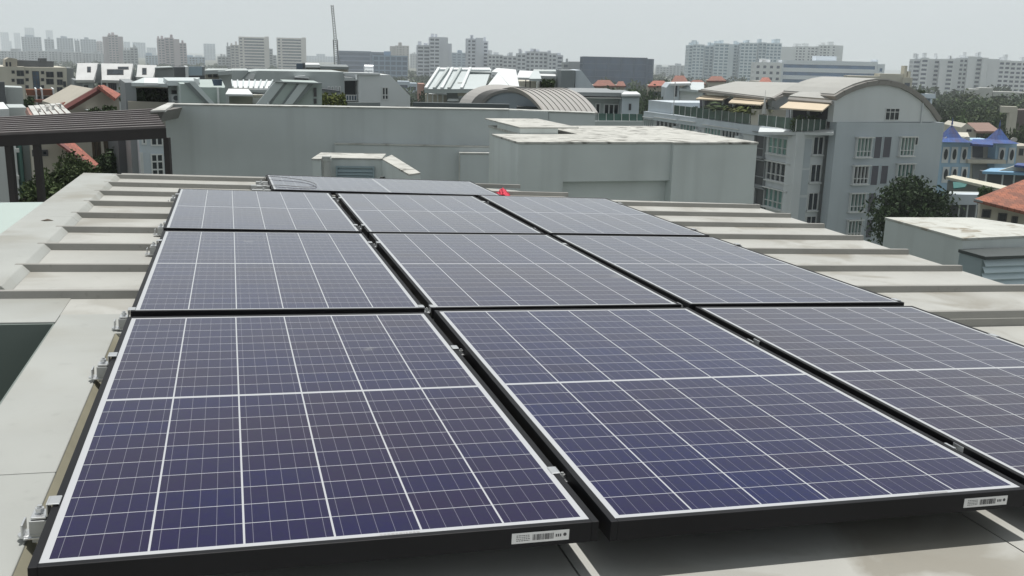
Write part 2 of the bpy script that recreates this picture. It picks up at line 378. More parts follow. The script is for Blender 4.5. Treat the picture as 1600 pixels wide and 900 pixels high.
fix = {(0, 0): (-.0004, -.0002, -.0019, -.0038, -.0024, .0028), (0, 1): (-.0062, -.0086, .0045, .002, .0014, .0001),
       (0, 2): (-.0005, .0015, .0007, .0012, .0082, -.0048), (1, 0): (.0008, .0078, -.0033, -.0019, .0016, -.0004),
       (1, 1): (.0073, .0351, -.0086, -.0017, -.0031, -.0017), (1, 2): (-.0213, -.0362, .0052, -.0046, .0043, .0025),
       (2, 0): (-.0017, .003, -.0031, -.0026, .0081, .0027), (2, 1): (.0055, .0201, -.0097, -.0014, -.0029, -.0024),
       (2, 2): (.0082, .0064, -.0076, .001, .003, -.0069)}
rown = ['nearest', 'middle', 'third']; coln = ['left', 'middle', 'right']
tint = {(0, 0): .25, (0, 1): -.65, (0, 2): .45, (1, 0): .2, (1, 1): .35, (1, 2): .3, (2, 0): .3, (2, 1): .4, (2, 2): .35}
G = 'solar panels in the rooftop array'
lab = {(0, 0): 'purplish solar panel in the nearest row, at the left end, barcode sticker at its corner',
       (0, 1): 'bluest solar panel, centre of the nearest row, barcode sticker at its right corner',
       (0, 2): 'solar panel of the nearest row cut off by the right edge of the photo',
       (1, 0): 'solar panel at the left end of the second row',
       (1, 1): 'solar panel in the centre of the second row, panels on all four sides',
       (1, 2): 'solar panel at the right end of the second row beside the ribbed roof',
       (2, 0): 'hazy grey solar panel at the left end of the third row',
       (2, 1): 'solar panel in the centre of the third row, below the sideways one',
       (2, 2): 'solar panel at the right end of the third row, before the grey concrete block'}
def euler_m(rx, ry, rz): return (Matrix.Rotation(rz, 4, 'Z') @ Matrix.Rotation(ry, 4, 'Y') @ Matrix.Rotation(rx, 4, 'X'))
first = True
for (r, c), q in fix.items():
    o = proto if first else copy_tree(proto); first = False
    k = .5 if (r, c) not in ((1, 1), (1, 2), (2, 2)) else .35
    q = [a * (1 if i in (0, 1, 2) and k == .5 else k if i < 3 else .8) for i, a in enumerate(q)]
    base = Vector((c * 1.0272 + W_ / 2 + q[0], r * 1.7495 + L_ / 2 + q[1], q[2]))
    o.matrix_world = MROOF @ Matrix.Translation(base) @ euler_m(*q[3:])
    tag(o, lab[(r, c)], 'solar panel', G)
    for ch in o.children:
        if ch.name.startswith('cell_glass'): ch.color = (tint[(r, c)], 0, 0, 1)
o = copy_tree(proto)
o.matrix_world = MROOF @ Matrix.Translation((1.442, 5.905 - .165, -.025)) @ euler_m(-.003, .006, .008) @ Matrix.Rotation(math.radians(90), 4, 'Z')
o.matrix_world = MROOF @ Matrix.Translation((1.442, 5.905, -.025)) @ euler_m(-.003, .006, .008) @ Matrix.Rotation(math.radians(90), 4, 'Z')
tag(o, 'farthest solar panel, laid sideways behind the third row, cable looped over its end', 'solar panel', G)
for ch in o.children:
    if ch.name.startswith('cell_glass'): ch.color = (.3, 0, 0, 1)
# barcode stickers on the two front frames (parts of their panels)
stick = paint('sticker_paper', (.66, .66, .66), .55, .06, dscale=20)
ink = paint('sticker_ink', (.05, .05, .055), .6)
def sticker(panel, xc):
    y = -L_ / 2 - .0145
    mb = MB(); mb.box(xc - .057, xc + .057, y - .0012, y - .0002, -.030, -.009)
    s = mb.build('barcode_sticker', stick, panel, bevel=0)
    rr = random.Random(3); mb = MB(); x = xc - .016
    while x < xc + .024:
        wd = rr.choice((.0005, .0008, .0013)); mb.box(x, x + wd, y - .0016, y - .0011, -.0255, -.0135); x += wd + rr.choice((.0006, .0009, .0014))
    for j in range(4):
        zz = -.0135 - j * .0035; x = xc - .048
        while x < xc - .022:
            wd = rr.uniform(.0012, .004); mb.box(x, x + wd, y - .0016, y - .0011, zz - .0012, zz); x += wd + .0013
    for j in range(3): mb.box(xc + .030 + j * .0042, xc + .0325 + j * .0042, y - .0016, y - .0011, -.022, -.0165)
    mb.tube((xc + .0485, y - .0016, -.0185), (xc + .0485, y - .0011, -.0185), .0034, 14)
    mb.build('barcode', ink, s)
pan = {}
for o in COL.objects:
    if o.get('label') in lab.values(): pan[[k for k in lab if lab[k] == o['label']][0]] = o
sticker(pan[(0, 0)], .382); sticker(pan[(0, 1)], .380)
# small grey print on the front margins of those two
for k, xc in ((0, 0), .08), ((0, 1), .22):
    mb = MB(); rr = random.Random(5)
    x = xc
    while x < xc + .07:
        wd = rr.uniform(.002, .006); mb.box(x, x + wd, -L_ / 2 + .003, -L_ / 2 + .008, 0, .0004); x += wd + .002
    mb.build('margin_print', paint('print_grey', (.3, .3, .3), .6), pan[k])

# ------------------------------------------------------------------ mounting rails and clamps
for i, y in enumerate((.24, 1.215, 1.775, 3.14, 3.70, 4.88, 5.45, 5.97)):
    mb = MB(); x1 = 3.06 if y < 5.2 else 2.3; x0 = -.05 if y < 5.2 else .52
    zt = -.043
    mb.box(x0, x1, y - .018, y + .018, zt - .028, zt)
    nm = ['nearest', 'second', 'third', 'fourth', 'fifth', 'sixth', 'seventh', 'farthest'][i]
    o = mb.build('mounting_rail', alud, None, bevel=.001); o.matrix_world = MROOF
    tag(o, 'aluminium rail running under the panels, %s of eight from the camera' % nm, 'mounting rail', 'rails under the solar panels')
def clamp_end():
    r = thing('panel_clamp', 'x', 'panel clamp')
    mb = MB(); mb.box(-.004, .0155, -.019, .019, .0022, .0052); mb.box(-.0075, -.004, -.019, .019, -.020, .0052); mb.box(-.034, -.0075, -.019, .019, -.024, -.020)
    mb.build('clamp_plate', alu, r, bevel=.0008)
    mb = MB(); mb.tube((-.021, 0, -.02), (-.021, 0, -.004), .0045, 8); mb.tube((-.021, 0, -.016), (-.021, 0, -.009), .0085, 6)
    mb.build('bolt', alu, r)
    mb = MB(); mb.box(-.037, -.006, -.022, -.018, -.052, -.026); mb.box(-.037, -.006, .018, .022, -.052, -.026); mb.box(-.037, -.006, -.018, .018, -.03, -.026)
    mb.box(-.037, -.006, -.022, .022, -.056, -.052)
    mb.build('rail_end', alud, r, bevel=.0008)
    mb = MB(); mb.box(-.048, -.02, -.02, .02, -.064, -.060); mb.tube((-.048, 0, -.0645), (-.048, 0, -.0595), .013, 12); mb.box(-.052, -.048, -.018, .018, -.057, -.034)
    mb.build('foot', alu, r, bevel=.0008)
    return r
def clamp_mid():
    r = thing('panel_clamp', 'x', 'panel clamp')
    mb = MB()
    for s in (-1, 1):
        a, b = sorted((s * .0135, s * .030)); mb.box(a, b, -.018, .018, .0022, .0052)
        a, b = sorted((s * .0105, s * .0135)); mb.box(a, b, -.018, .018, -.016, .0052)
    mb.box(-.0105, .0105, -.018, .018, -.019, -.016)
    mb.build('clamp_plate', alu, r, bevel=.0008)
    mb = MB(); mb.tube((0, 0, -.016), (0, 0, -.002), .0035, 8); mb.tube((0, 0, -.012), (0, 0, -.006), .007, 6); mb.build('bolt', alud, r)
    return r
ce, cm = clamp_end(), clamp_mid(); used = [0, 0]
ordn = ['nearest', 'second', 'third', 'fourth', 'fifth', 'sixth']
for side in ('left', 'gapA', 'gapB', 'right'):
    for i, y in enumerate((.24, 1.215, 1.775, 3.14, 3.70, 4.88)):
        if side == 'right' and y < .5: pass
        mid = side.startswith('gap'); src = cm if mid else ce
        o = src if not used[mid] else copy_tree(src); used[mid] = 1
        dz = {'left': .0, 'gapA': -.002, 'gapB': -.002, 'right': 0}[side]
        x = {'left': -.0165, 'gapA': .9985, 'gapB': 2.0257, 'right': 3.0415}[side]
        rz = math.pi if side == 'right' else 0
        pi = 0 if y < 1.5 else 1 if y < 3.5 else 2
        if pi > 0:
            c = {'left': 0, 'gapA': 0, 'gapB': 1, 'right': 2}[side]; k = .35 if (pi, c) in ((1, 1), (1, 2), (2, 2)) else 1
            x += fix[(pi, c)][0] * k; dz += fix[(pi, c)][2] * k
        elif side == 'right': x -= .006; dz -= .004
        o.matrix_world = MROOF @ Matrix.Translation((x, y, dz)) @ Matrix.Rotation(rz, 4, 'Z')
        where = {'left': 'on the left edge of the array', 'gapA': 'in the gap left of the middle panel column', 'gapB': 'in the gap right of the middle panel column', 'right': 'on the right edge of the array'}[side]
        tag(o, 'silver clamp %s, %s from camera' % (where, ordn[i]), 'panel clamp', 'clamps holding the solar panels')
# cable loop over the sideways panel, loose cables beside it
def cable(pts, r, mat, label):
    P4 = [Vector(p) for p in pts]; out = []
    for i in range(len(P4) - 1):
        a, b_, c, d = P4[max(0, i - 1)], P4[i], P4[i + 1], P4[min(len(P4) - 1, i + 2)]
        for k in range(8):
            t = k / 8; out.append(.5 * ((2 * b_) + (c - a) * t + (2 * a - 5 * b_ + 4 * c - d) * t * t + (-a + 3 * b_ - 3 * c + d) * t ** 3))
    out.append(P4[-1]); mb = MB(); n = 6
    for i, p in enumerate(out):
        d = (out[min(i + 1, len(out) - 1)] - out[max(i - 1, 0)]).normalized(); u = d.cross(Vector((0, 0, 1))).normalized(); v = u.cross(d)
        for k in range(n): an = k * 2 * math.pi / n; mb.v.append(tuple(p + (u * math.cos(an) + v * math.sin(an)) * r))
    for i in range(len(out) - 1):
        for k in range(n): k2 = (k + 1) % n; mb.f.append((i * n + k, i * n + k2, (i + 1) * n + k2, (i + 1) * n + k)); mb.m.append(0)
    o = mb.build('cable', mat, None, smooth=True); o.matrix_world = MROOF; tag(o, label, 'cable')
cable([(.56, 6.18, -.03), (.62, 6.17, -.008), (.85, 6.0, -.012), (.93, 5.7, -.012), (.85, 5.55, -.014), (.65, 5.62, -.012), (.55, 5.6, -.02), (.45, 5.7, -.06), (.52, 5.95, -.06)], .0022, paint('cable_grey', (.13, .13, .13), .5), 'thin dark cable looped over the end of the farthest panel')
for k, (wd, adj) in enumerate((('nearest', 'short'), ('second', 'longer'), ('third', 'short'), ('fourth', 'longer'), ('farthest', 'short'))):
    yy = 5.3 + .17 * k; ends = MB(); ends.box(.5 - .04 * (k % 2), .59, yy, yy + .05, -.07, -.04 + .008 * (k % 3)); ends.tube((.54, yy + .025, -.05), (.54, yy + .025, -.02), .008, 8)
    o = ends.build('cable_bracket', alud, None, bevel=.002); o.matrix_world = MROOF; tag(o, '%s metal bracket at the end of the farthest panel, %s from the camera' % (adj, wd), 'bracket', 'brackets at the end of the farthest panel')
# red cloth and stray sheet by the far right corner of the array
rc = MB(); rr = random.Random(4)
gx = 8
pts = [[(2.30 + .016 * i + .008 * j, 5.50 + .05 * j, RZ + .012 + .05 * (.5 + .5 * math.sin(i * .9 + j * .5 + 1)) * math.exp(-((i - 2.0 - .3 * j) ** 2) / 5)) for i in range(gx)] for j in range(gx)]
for j in range(gx - 1):
    for i in range(gx - 1): rc.face([pts[j][i], pts[j][i + 1], pts[j + 1][i + 1], pts[j + 1][i]])
o = rc.build('cloth', paint('red_cloth', (.62, .03, .07), .7, .2, dscale=6), None, smooth=True); sm = o.modifiers.new('s', 'SOLIDIFY'); sm.thickness = .006; o.matrix_world = MROOF
tag(o, 'crumpled red cloth at the far right corner of the panel array', 'cloth')
# ------------------------------------------------------------------ trees
LEAF = leafmat('leaf_green', (.030, .055, .018), (.085, .125, .045))
LEAFD = leafmat('leaf_dark', (.016, .032, .012), (.05, .08, .03))
LEAFY = leafmat('leaf_yellowgreen', (.09, .12, .025), (.20, .22, .06))
BARK = paint('bark', (.11, .085, .06), .9, .3, dscale=2)
def leaf_quad(mb, c, s, r, m=0):
    d = Vector((r.gauss(0, 1), r.gauss(0, 1), r.gauss(0, .8))).normalized(); t = d.orthogonal().normalized()
    a = r.uniform(0, 6.28); u = t * math.cos(a) + d.cross(t) * math.sin(a); v = d.cross(u)
    s = s * r.uniform(.6, 1.3)
    mb.face([c - u * s, c - v * s * .45, c + u * s, c + v * s * .45], m)
def tree_meshes(seed, h, rad, nclump, nleaf, ls, crown_lo=.35, leaf=None, droop=0):
    r = random.Random(seed); tr = MB(); cr = MB()
    tr.tube((0, 0, 0), (0, 0, h * .35), h * .03, 8, h * .022); tr.tube((0, 0, h * .35), (r.uniform(-.2, .2), r.uniform(-.2, .2), h * .75), h * .022, 7, h * .008)
    zc = h * (crown_lo + 1) / 2; hz = h * (1 - crown_lo) / 2
    cl = []
    for _ in range(nclump):
        while True:
            p = Vector((r.uniform(-1, 1), r.uniform(-1, 1), r.uniform(-1, 1)))
            if .3 < p.length < 1: break
        k = r.uniform(.8, 1.1) * (.86 + .2 * noise.noise(p * 2 + Vector((seed, 0, 0))))
        cl.append((Vector((p.x * rad * k, p.y * rad * k, zc + p.z * hz * k)), r.uniform(.22, .4) * rad))
    for c, cr_ in cl[::max(1, len(cl) // 9)]:
        tr.tube((0, 0, h * r.uniform(.28, .5)), c, h * .011, 5, h * .003)
    for c, k in cl:
        for _ in range(nleaf):
            q = Vector((r.gauss(0, .5), r.gauss(0, .5), r.gauss(0, .38))) * k
            q.z -= droop * q.length
            leaf_quad(cr, c + q, ls, r)
    return tr.mesh('trunk', BARK), cr.mesh('crown', leaf or LEAF)
def tree(meshes, x, y, z, rz, sc, label, group=None, name='tree'):
    e = thing(name, label, 'tree', (x, y, z), rz, group); e.scale = (sc[0], sc[0], sc[1]) if isinstance(sc, tuple) else (sc, sc, sc)
    for nm, me in zip(('trunk', 'crown'), meshes):
        o = bpy.data.objects.new(nm, me); COL.objects.link(o); o.parent = e
    return e
# planting in pots, fronds
def fronds(name, parent, c, h, n, seed, mat, wl=.1):
    r = random.Random(seed); mb = MB()
    for i in range(n):
        a = r.uniform(0, 6.28); d = Vector((math.cos(a), math.sin(a), 0)); L = h * r.uniform(.6, 1.1); p0 = Vector(c); sg = 6; sd_ = Vector((-d.y, d.x, 0))
        pr = p0
        for k in range(1, sg + 1):
            t = k / sg; p = p0 + d * (L * .75 * t) + Vector((0, 0, L * (1.25 * t - .9 * t * t)))
            w0, w1 = wl * math.sin(math.pi * max(.06, (k - 1) / sg)), wl * math.sin(math.pi * min(.97, t))
            for s in (-1, 1): mb.face([pr, pr + sd_ * s * w0 - Vector((0, 0, w0 * .5)), p + sd_ * s * w1 - Vector((0, 0, w1 * .5)), p])
            pr = p
    return mb.build(name, mat, parent, fix=False)
def bush(name, parent, x0, x1, y0, y1, z0, z1, n, ls, seed, mat):
    r = random.Random(seed); mb = MB()
    for i in range(n):
        fx = r.random(); top = z0 + (z1 - z0) * (.55 + .45 * abs(math.sin(fx * 9 + seed)) * r.random() + .1 * r.random())
        leaf_quad(mb, Vector((x0 + (x1 - x0) * fx, r.uniform(y0, y1), r.uniform(z0, top))), ls, r)
    return mb.build(name, mat, parent, fix=False)

# ------------------------------------------------------------------ near neighbours: grey wall, blocks, pergola
wallA = paint('grey_wall_render', (.50, .54, .55), .85, .1, streak=.2, dscale=.5, bump=.12)
wallC = paint('block_render', (.57, .61, .60), .85, .1, streak=.2, dscale=.9, bump=.12)
topm = paint('mouldy_concrete_top', (.46, .46, .43), .85, .14, dirt=(.075, .072, .062), dscale=2.6, spots=.6, bump=.2)
topc = paint('wall_coping', (.5, .51, .49), .8, .12, dirt=(.25, .24, .22), dscale=1.2)
louvm = paint('louvre_blue_grey', (.30, .38, .41), .5, .08)
dkcop = paint('dark_parapet', (.075, .09, .095), .6, .1, dscale=.6)
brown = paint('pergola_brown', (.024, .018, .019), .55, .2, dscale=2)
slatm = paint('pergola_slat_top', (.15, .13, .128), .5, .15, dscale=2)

A = Fr('parapet_wall', 'long blank grey wall of the next roof behind the solar panels', 'wall', 258, 163, 22.0, 0.6, z0=14.5)
A.ext('wall', wallA, [(258, 164), (795, 172.5), (795, 300), (258, 300)], 0, .35, bottom=0)
A.ext('coping', topc, [(258, 162.3), (795, 170.8), (795, 172.3), (258, 163.8)], -.03, .42)
A.ext('side_wall', paint('grey_wall_render_side', (.54, .58, .59), .85, .05, streak=.08, dscale=.5, bump=.12), [(857, 175.3), (930, 178), (932, 300), (857, 300)], .06, .3, bottom=0)
A.ext('wall', wallA, [(795.2, 172.5), (856.6, 174.8), (856.6, 300), (795.2, 300)], 0.0, .35, bottom=0)
A.ext('coping', topc, [(795.3, 171.2), (930, 176.2), (930, 177.7), (795.3, 172.4)], .02, .4)
A.ext('ledge', wallA, [(523, 226), (771, 231), (771, 300), (523, 300)], -.14, .138, bottom=0)
A.ext('ledge_coping', topc, [(522.5, 223.5), (771, 228.5), (771, 230.7), (522.5, 225.7)], -.16, .158)
A.ext('ledge', wallA, [(719, 241), (771, 241.5), (771, 300), (719, 300)], -.34, .198, bottom=0)
A.ext('ledge_coping', topc, [(717, 238.5), (771, 239), (771, 241.2), (717, 240.7)], -.36, .218)
A.ext('ledge_coping', topc, [(717, 240.8), (718.8, 240.8), (718.8, 300), (717, 300)], -.36, .22, bottom=0)

D = Fr('corner_block', 'low grey box at the left end of the long wall, beside the pergola', 'roof block', 236, 172, 20.5, 4, z0=14.5)
D.ext('wall', paint('brown_grey_render', (.2, .195, .185), .85, .08), [(236, 173), (257, 173), (257, 300), (236, 300)], 0, 1.4, bottom=3.06)
D.slab('roof', topc, [(235, 172.6, 20.4), (258, 172, 20.4), (273, 160.5, 22.3), (262, 160.5, 22.3)], .04)

K = Fr('dark_screen', 'long dark grey parapet strip lying just above the grey wall', 'parapet', 645, 160, 25.0, .6, z0=14.5)
K.ext('wall', dkcop, [(645, 160), (796, 163), (796, 178), (645, 178)], 0, .3)

B = Fr('vent_enclosure', 'small grey U-shaped enclosure with louvre and duct behind the farthest panel', 'enclosure', 505, 246, 12.15, 3, z0=15.5)
xl, zt = B.at(505, 246, 0); xr_ = B.at(597, 246, 0)[0]; xq = B.at(491, 246, 0)[0]
B.box('back_wall', wallC, xl + .001, xr_ - .001, 0, .62, 0, zt - .02)
B.box('wall_coping', topm, xl - .002, xr_ - .002, -.012, .64, zt - .018, zt)
B.box('side_wall', wallC, xq, xl - .002, -.16, .62, 0, zt - .02)
B.box('side_coping', topm, xq - .01, xl - .004, -.17, .64, zt - .018, zt)
q = [B.local(P(597, 246.5, 12.15)), B.local(P(639, 269.5, 10.57)), B.local(P(657, 267, 10.75)), B.local(P(612, 240, 12.7))]
MB().prism([(p.x, p.y, 0) for p in q], (0, 0, zt - .02)).build('side_wall', wallC, B.e)
MB().prism([(p.x, p.y, zt - .0185) for p in q], (0, 0, .018)).build('side_coping', topm, B.e)
x0, z1 = B.at(525, 259, 0); x1, z0 = B.at(585, 259, 0)[0], B.at(555, 284, 0)[1]
mb = MB(); mb.box(x0, x1, -.03, 0, z1 - .02, z1); mb.box(x0, x0 + .02, -.03, 0, z0, z1 - .02); mb.box(x1 - .02, x1, -.03, 0, z0, z1 - .02)
lv = mb.build('louvre', louvm, B.e)
mb = MB(); nl = 5
for i in range(nl):
    zz = z1 - .03 - i * (z1 - z0) / nl
    mb.hexa([(x0 + .02, -.028, zz - .042), (x1 - .02, -.028, zz - .042), (x1 - .02, -.024, zz - .045), (x0 + .02, -.024, zz - .045), (x0 + .02, -.003, zz), (x1 - .02, -.003, zz), (x1 - .02, -.001, zz - .003), (x0 + .02, -.001, zz - .003)])
mb.build('blades', louvm, lv)
xc, zc = B.at(511, 262, -.1); mb = MB(); mb.tube((xc, -.12, 0), (xc, -.12, B.at(511, 249, -.1)[1]), .05, 14)
zt2 = B.at(511, 249, -.1)[1]; mb.tube((xc, -.12, zt2 - .02), (xc, -.12, zt2 + .02), .062, 14); mb.box(xc - .05, xc + .05, -.18, -.06, zt2 + .02, zt2 + .045)
mb.build('duct', paint('duct_white', (.45, .46, .44), .6, .1), B.e, bevel=.003)
p = q[0].lerp(q[1], .12); MB().box(p.x - .06, p.x - .01, p.y - .03, p.y + .03, B.at(603, 281, 0)[1], B.at(603, 273, 0)[1]).build('outlet', paint('outlet_dark', (.08, .08, .08), .6), B.e)

Cb = Fr('concrete_block', 'big grey rendered block with mould-streaked white top, right of centre', 'roof block', 810, 220, 12.0, 16.3, z0=15.0)
w_ = Cb.at(1180, 221, 0)[0]; h_ = Cb.at(1000, 221.5, 0)[1]; dp = 2.95
xa, xb = Cb.at(879, 300, 0)[0], Cb.at(1045, 300, 0)[0]; zr = Cb.at(960, 283, 0)[1]
d1 = 1.25; xm, xn = Cb.at(812, 208, d1)[0], Cb.at(872, 208, d1)[0]
MB().prism([(0, .121, 0), (w_, .121, 0), (w_, dp, 0), (xm + .02, dp, 0), (xm + .02, d1, 0), (0, d1, 0)], (0, 0, h_ - .03)).build('wall', wallC, Cb.e)
mb = MB(); mb.box(0, xa, .0, .12, 0, h_ - .03); mb.box(xa, xb, 0.0, .12, zr, h_ - .03); mb.build('front_wall', wallC, Cb.e)
mb = MB(); mb.box(xb, w_, -.06, .12, 0, h_ - .03); mb.build('front_wall', wallC, Cb.e)
mb = MB(); mb.prism([(-.01, -.012, h_ - .028), (xb - .01, -.012, h_ - .028), (xb - .01, -.075, h_ - .028), (w_ + .012, -.075, h_ - .028), (w_ + .012, dp + .01, h_ - .028), (xm, dp + .01, h_ - .028), (xm, d1 + .01, h_ - .028), (-.01, d1 + .01, h_ - .028)], (0, 0, .028)); mb.build('roof_slab', topm, Cb.e, bevel=.004)
MB().box(xm + .004, xn, d1, dp - .5, h_ + .001, h_ + .075).build('upper_wall', wallC, Cb.e, bevel=.004)
MB().box(xm - .004, xn + .3, d1 - .01, dp + .2, h_ + .076, h_ + .095).build('upper_slab', topm, Cb.e, bevel=.004)

E_ = Fr('concrete_block', 'low white-topped concrete block with louvre at the right edge of the photo', 'roof block', 1503, 372, 10.5, 15, z0=15.0)
h_ = E_.at(1505, 372, 0)[1]
q = [E_.local(P(1505, 371.6, 10.5)), E_.local(P(1384, 340, 11.9)), E_.local(P(1521, 337, 12.05)), E_.local(P(1645, 358, 11.3)), E_.local(P(1660, 366, 10.95))]
cc = sum(q, Vector()) / 5
MB().prism([(p.x, p.y, 0) for p in q], (0, 0, h_ - .03)).build('wall', wallC, E_.e)
MB().prism([(cc.x + (p.x - cc.x) * 1.012, cc.y + (p.y - cc.y) * 1.012, h_ - .0295) for p in q], (0, 0, .03)).build('roof_slab', paint('pale_concrete_top', (.47, .48, .45), .85, .08, dirt=(.22, .19, .14), dscale=2.2, spots=.5), E_.e, bevel=.004)
x0, z1 = E_.at(1535, 399, -.35); x1 = x0 + 1.2; z0 = z1 - .4
mb = MB(); mb.box(x0, x1, -.35, -.001, z0, z1 - .035); lv = mb.build('louvre_box', paint('louvre_box', (.3, .36, .38), .5, .08), E_.e)
mb = MB()
for i in range(5):
    zz = z1 - .05 - i * .075; mb.hexa([(x0 + .02, -.40, zz - .06), (x1, -.40, zz - .06), (x1, -.396, zz - .066), (x0 + .02, -.396, zz - .066), (x0 + .02, -.352, zz), (x1, -.352, zz), (x1, -.352, zz - .006), (x0 + .02, -.352, zz - .006)])
mb.build('blades', paint('blade_pale', (.58, .68, .72), .5, .08), lv)
MB().box(x0 - .02, x1, -.42, -.001, z1 - .034, z1).build('louvre_cap', paint('dark_cap', (.06, .07, .07), .5), E_.e)

# pale green glass canopy below the left border
GC = Fr('glass_canopy', 'pale green glass canopy below the left edge of the roof', 'canopy', 0, 320, 7.5, 2, z0=15.5)
teal = paint('frosted_teal_glass', (.40, .48, .44), .25, .04)
GC.slab('glass', teal, [(-160, 318, 7.9), (140, 315, 7.9), (60, 420, 5.6), (-200, 420, 5.6)], .03)
GC.slab('frame', sheet2, [(-160, 360, 7.0), (30, 356, 7.0), (28, 360, 6.93), (-160, 364, 6.93)], .05)
MB().box(-2.0, .3, 0.2, .3, 0, GC.at(0, 322, .2)[1] - .05).build('support_wall', wallg, GC.e)

# pergola
PG = Fr('pergola', 'dark brown slatted pergola roof on posts, left of the long grey wall', 'pergola', 0, 222, 17.0, 0, z0=14.0)
a0, a1 = PG.local(P(-60, 214, 17.0)), PG.local(P(259, 200, 19.0))       # near edge, top of the front beam
b0, b1 = PG.local(P(-60, 189, 19.6)), PG.local(P(240, 172, 21.3))
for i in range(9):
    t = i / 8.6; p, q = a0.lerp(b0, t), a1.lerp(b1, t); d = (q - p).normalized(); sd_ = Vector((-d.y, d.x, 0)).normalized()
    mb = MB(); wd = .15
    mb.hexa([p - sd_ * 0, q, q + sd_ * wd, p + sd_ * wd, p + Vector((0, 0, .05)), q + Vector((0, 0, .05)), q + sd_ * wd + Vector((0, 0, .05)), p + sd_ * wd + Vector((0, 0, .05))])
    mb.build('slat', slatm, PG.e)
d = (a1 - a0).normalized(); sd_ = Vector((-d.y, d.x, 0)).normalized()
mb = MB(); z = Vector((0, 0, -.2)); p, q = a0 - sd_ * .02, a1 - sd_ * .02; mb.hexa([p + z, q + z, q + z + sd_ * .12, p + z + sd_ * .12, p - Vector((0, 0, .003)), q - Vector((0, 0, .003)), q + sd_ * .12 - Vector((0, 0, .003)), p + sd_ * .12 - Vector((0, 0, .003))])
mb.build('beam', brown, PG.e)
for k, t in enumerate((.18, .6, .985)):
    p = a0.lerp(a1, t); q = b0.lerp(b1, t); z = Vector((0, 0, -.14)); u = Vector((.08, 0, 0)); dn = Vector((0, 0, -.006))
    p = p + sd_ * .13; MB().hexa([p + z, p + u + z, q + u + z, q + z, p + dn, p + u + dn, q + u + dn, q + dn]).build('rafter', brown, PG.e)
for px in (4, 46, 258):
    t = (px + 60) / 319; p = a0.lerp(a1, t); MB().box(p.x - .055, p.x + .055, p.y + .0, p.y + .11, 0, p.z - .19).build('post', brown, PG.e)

# ------------------------------------------------------------------ buildings in the middle distance
white = paint('white_wall', (.62, .65, .66), .8, .05, streak=.1, dscale=.3)
white2 = paint('bluish_white_wall', (.5, .555, .6), .8, .05, streak=.12, dscale=.3)
lgrey = paint('light_grey_wall', (.42, .46, .46), .8, .06, streak=.12, dscale=.3)
mgrey = paint('mid_grey_wall', (.25, .27, .28), .8, .06, streak=.1, dscale=.3)
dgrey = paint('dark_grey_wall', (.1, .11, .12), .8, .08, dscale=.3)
cream = paint('cream_wall', (.52, .50, .43), .85, .08, streak=.2, dscale=.3)
beige = paint('beige_wall', (.40, .375, .32), .85, .08, streak=.2, dscale=.3)
zinc = paint('pale_zinc_roof', (.50, .55, .56), .5, .06, dscale=.4)
zincw = paint('white_roof_sheet', (.64, .66, .67), .55, .04, dscale=.4)
zincd = paint('grey_flashing', (.20, .225, .23), .6, .06, dscale=.4)
terra = tiles('terracotta_tiles', (.28, .115, .085), (.19, .08, .06))
terrap = tiles('faded_pink_tiles', (.42, .25, .21), (.30, .18, .155))
maroon = paint('maroon_fascia', (.17, .055, .05), .7, .1)
redb = tiles('bright_red_tiles', (.40, .14, .10), (.30, .10, .075))
orange = tiles('orange_tiles', (.55, .2, .09), (.44, .16, .08))
grnroof = paint('beige_vault_roof', (.36, .35, .335), .6, .06, streak=.1, dscale=.3)
vent = paint('pipe_white', (.7, .7, .68), .5)

# --- cream walk-up block, far left
b = Fr('walk_up_block', 'cream walk-up block with dark square windows at the left edge of the photo', 'building', 8, 104, 120, 6)
b.ext('wall', cream, [(-60, 104), (38, 104), (38, 230), (-60, 230)], 0, 12, bottom=0)
b.ext('wall', cream, [(38.2, 105), (104, 105.5), (104, 230), (38.2, 230)], .4, 12, bottom=0)
b.ext('attic', beige, [(8, 93), (14, 90), (27, 92), (27, 103.8), (8, 103.8)], 0.3, 5)
b.ext('attic', dgrey, [(27.5, 94), (84, 96), (84, 105), (27.5, 105)], 2.4, 6)
b.ext('water_tank', dgrey, [(62, 91), (73, 91), (73, 96), (62, 96)], 2.2, 3)
b.ext('wall', mgrey, [(104.3, 106), (115, 107), (115, 230), (104.3, 230)], 1.5, 9, bottom=0)
for (x0, y0, x1, y1) in ((9, 95, 12, 105), (14.5, 95, 17.5, 105)): b.winpx(x0, y0 + 2, x1, y1 - 1, .3, nx=1, fr=FRAMED)
for (x0, x1, ys, nx) in ((18, 23, (110, 123), 1), (26, 37.5, (110, 123), 2), (64, 69, (111, 122, 133), 1), (72, 84, (112, 123), 2), (89, 98, (112, 124, 136), 2)):
    for y0 in ys: b.winpx(x0, y0, x1, y0 + (5 if nx == 1 else 9), 0 if x0 < 38 else .4, nx=nx, fr=FRAMED)
for (x0, y0) in ((40, 110), (40, 122), (40, 133)): b.winpx(x0, y0, x0 + 5, y0 + 5, .4, nx=1, fr=FRAMED)
b.winpx(51, 111, 62, 139, .4, nx=2, nz=4, fr=FRAMED, pane=PANEB)
for y0 in (127, 143): b.winpx(98.5, y0, 103.5, y0 + 9, .4, nx=1, fr=FRAMED)

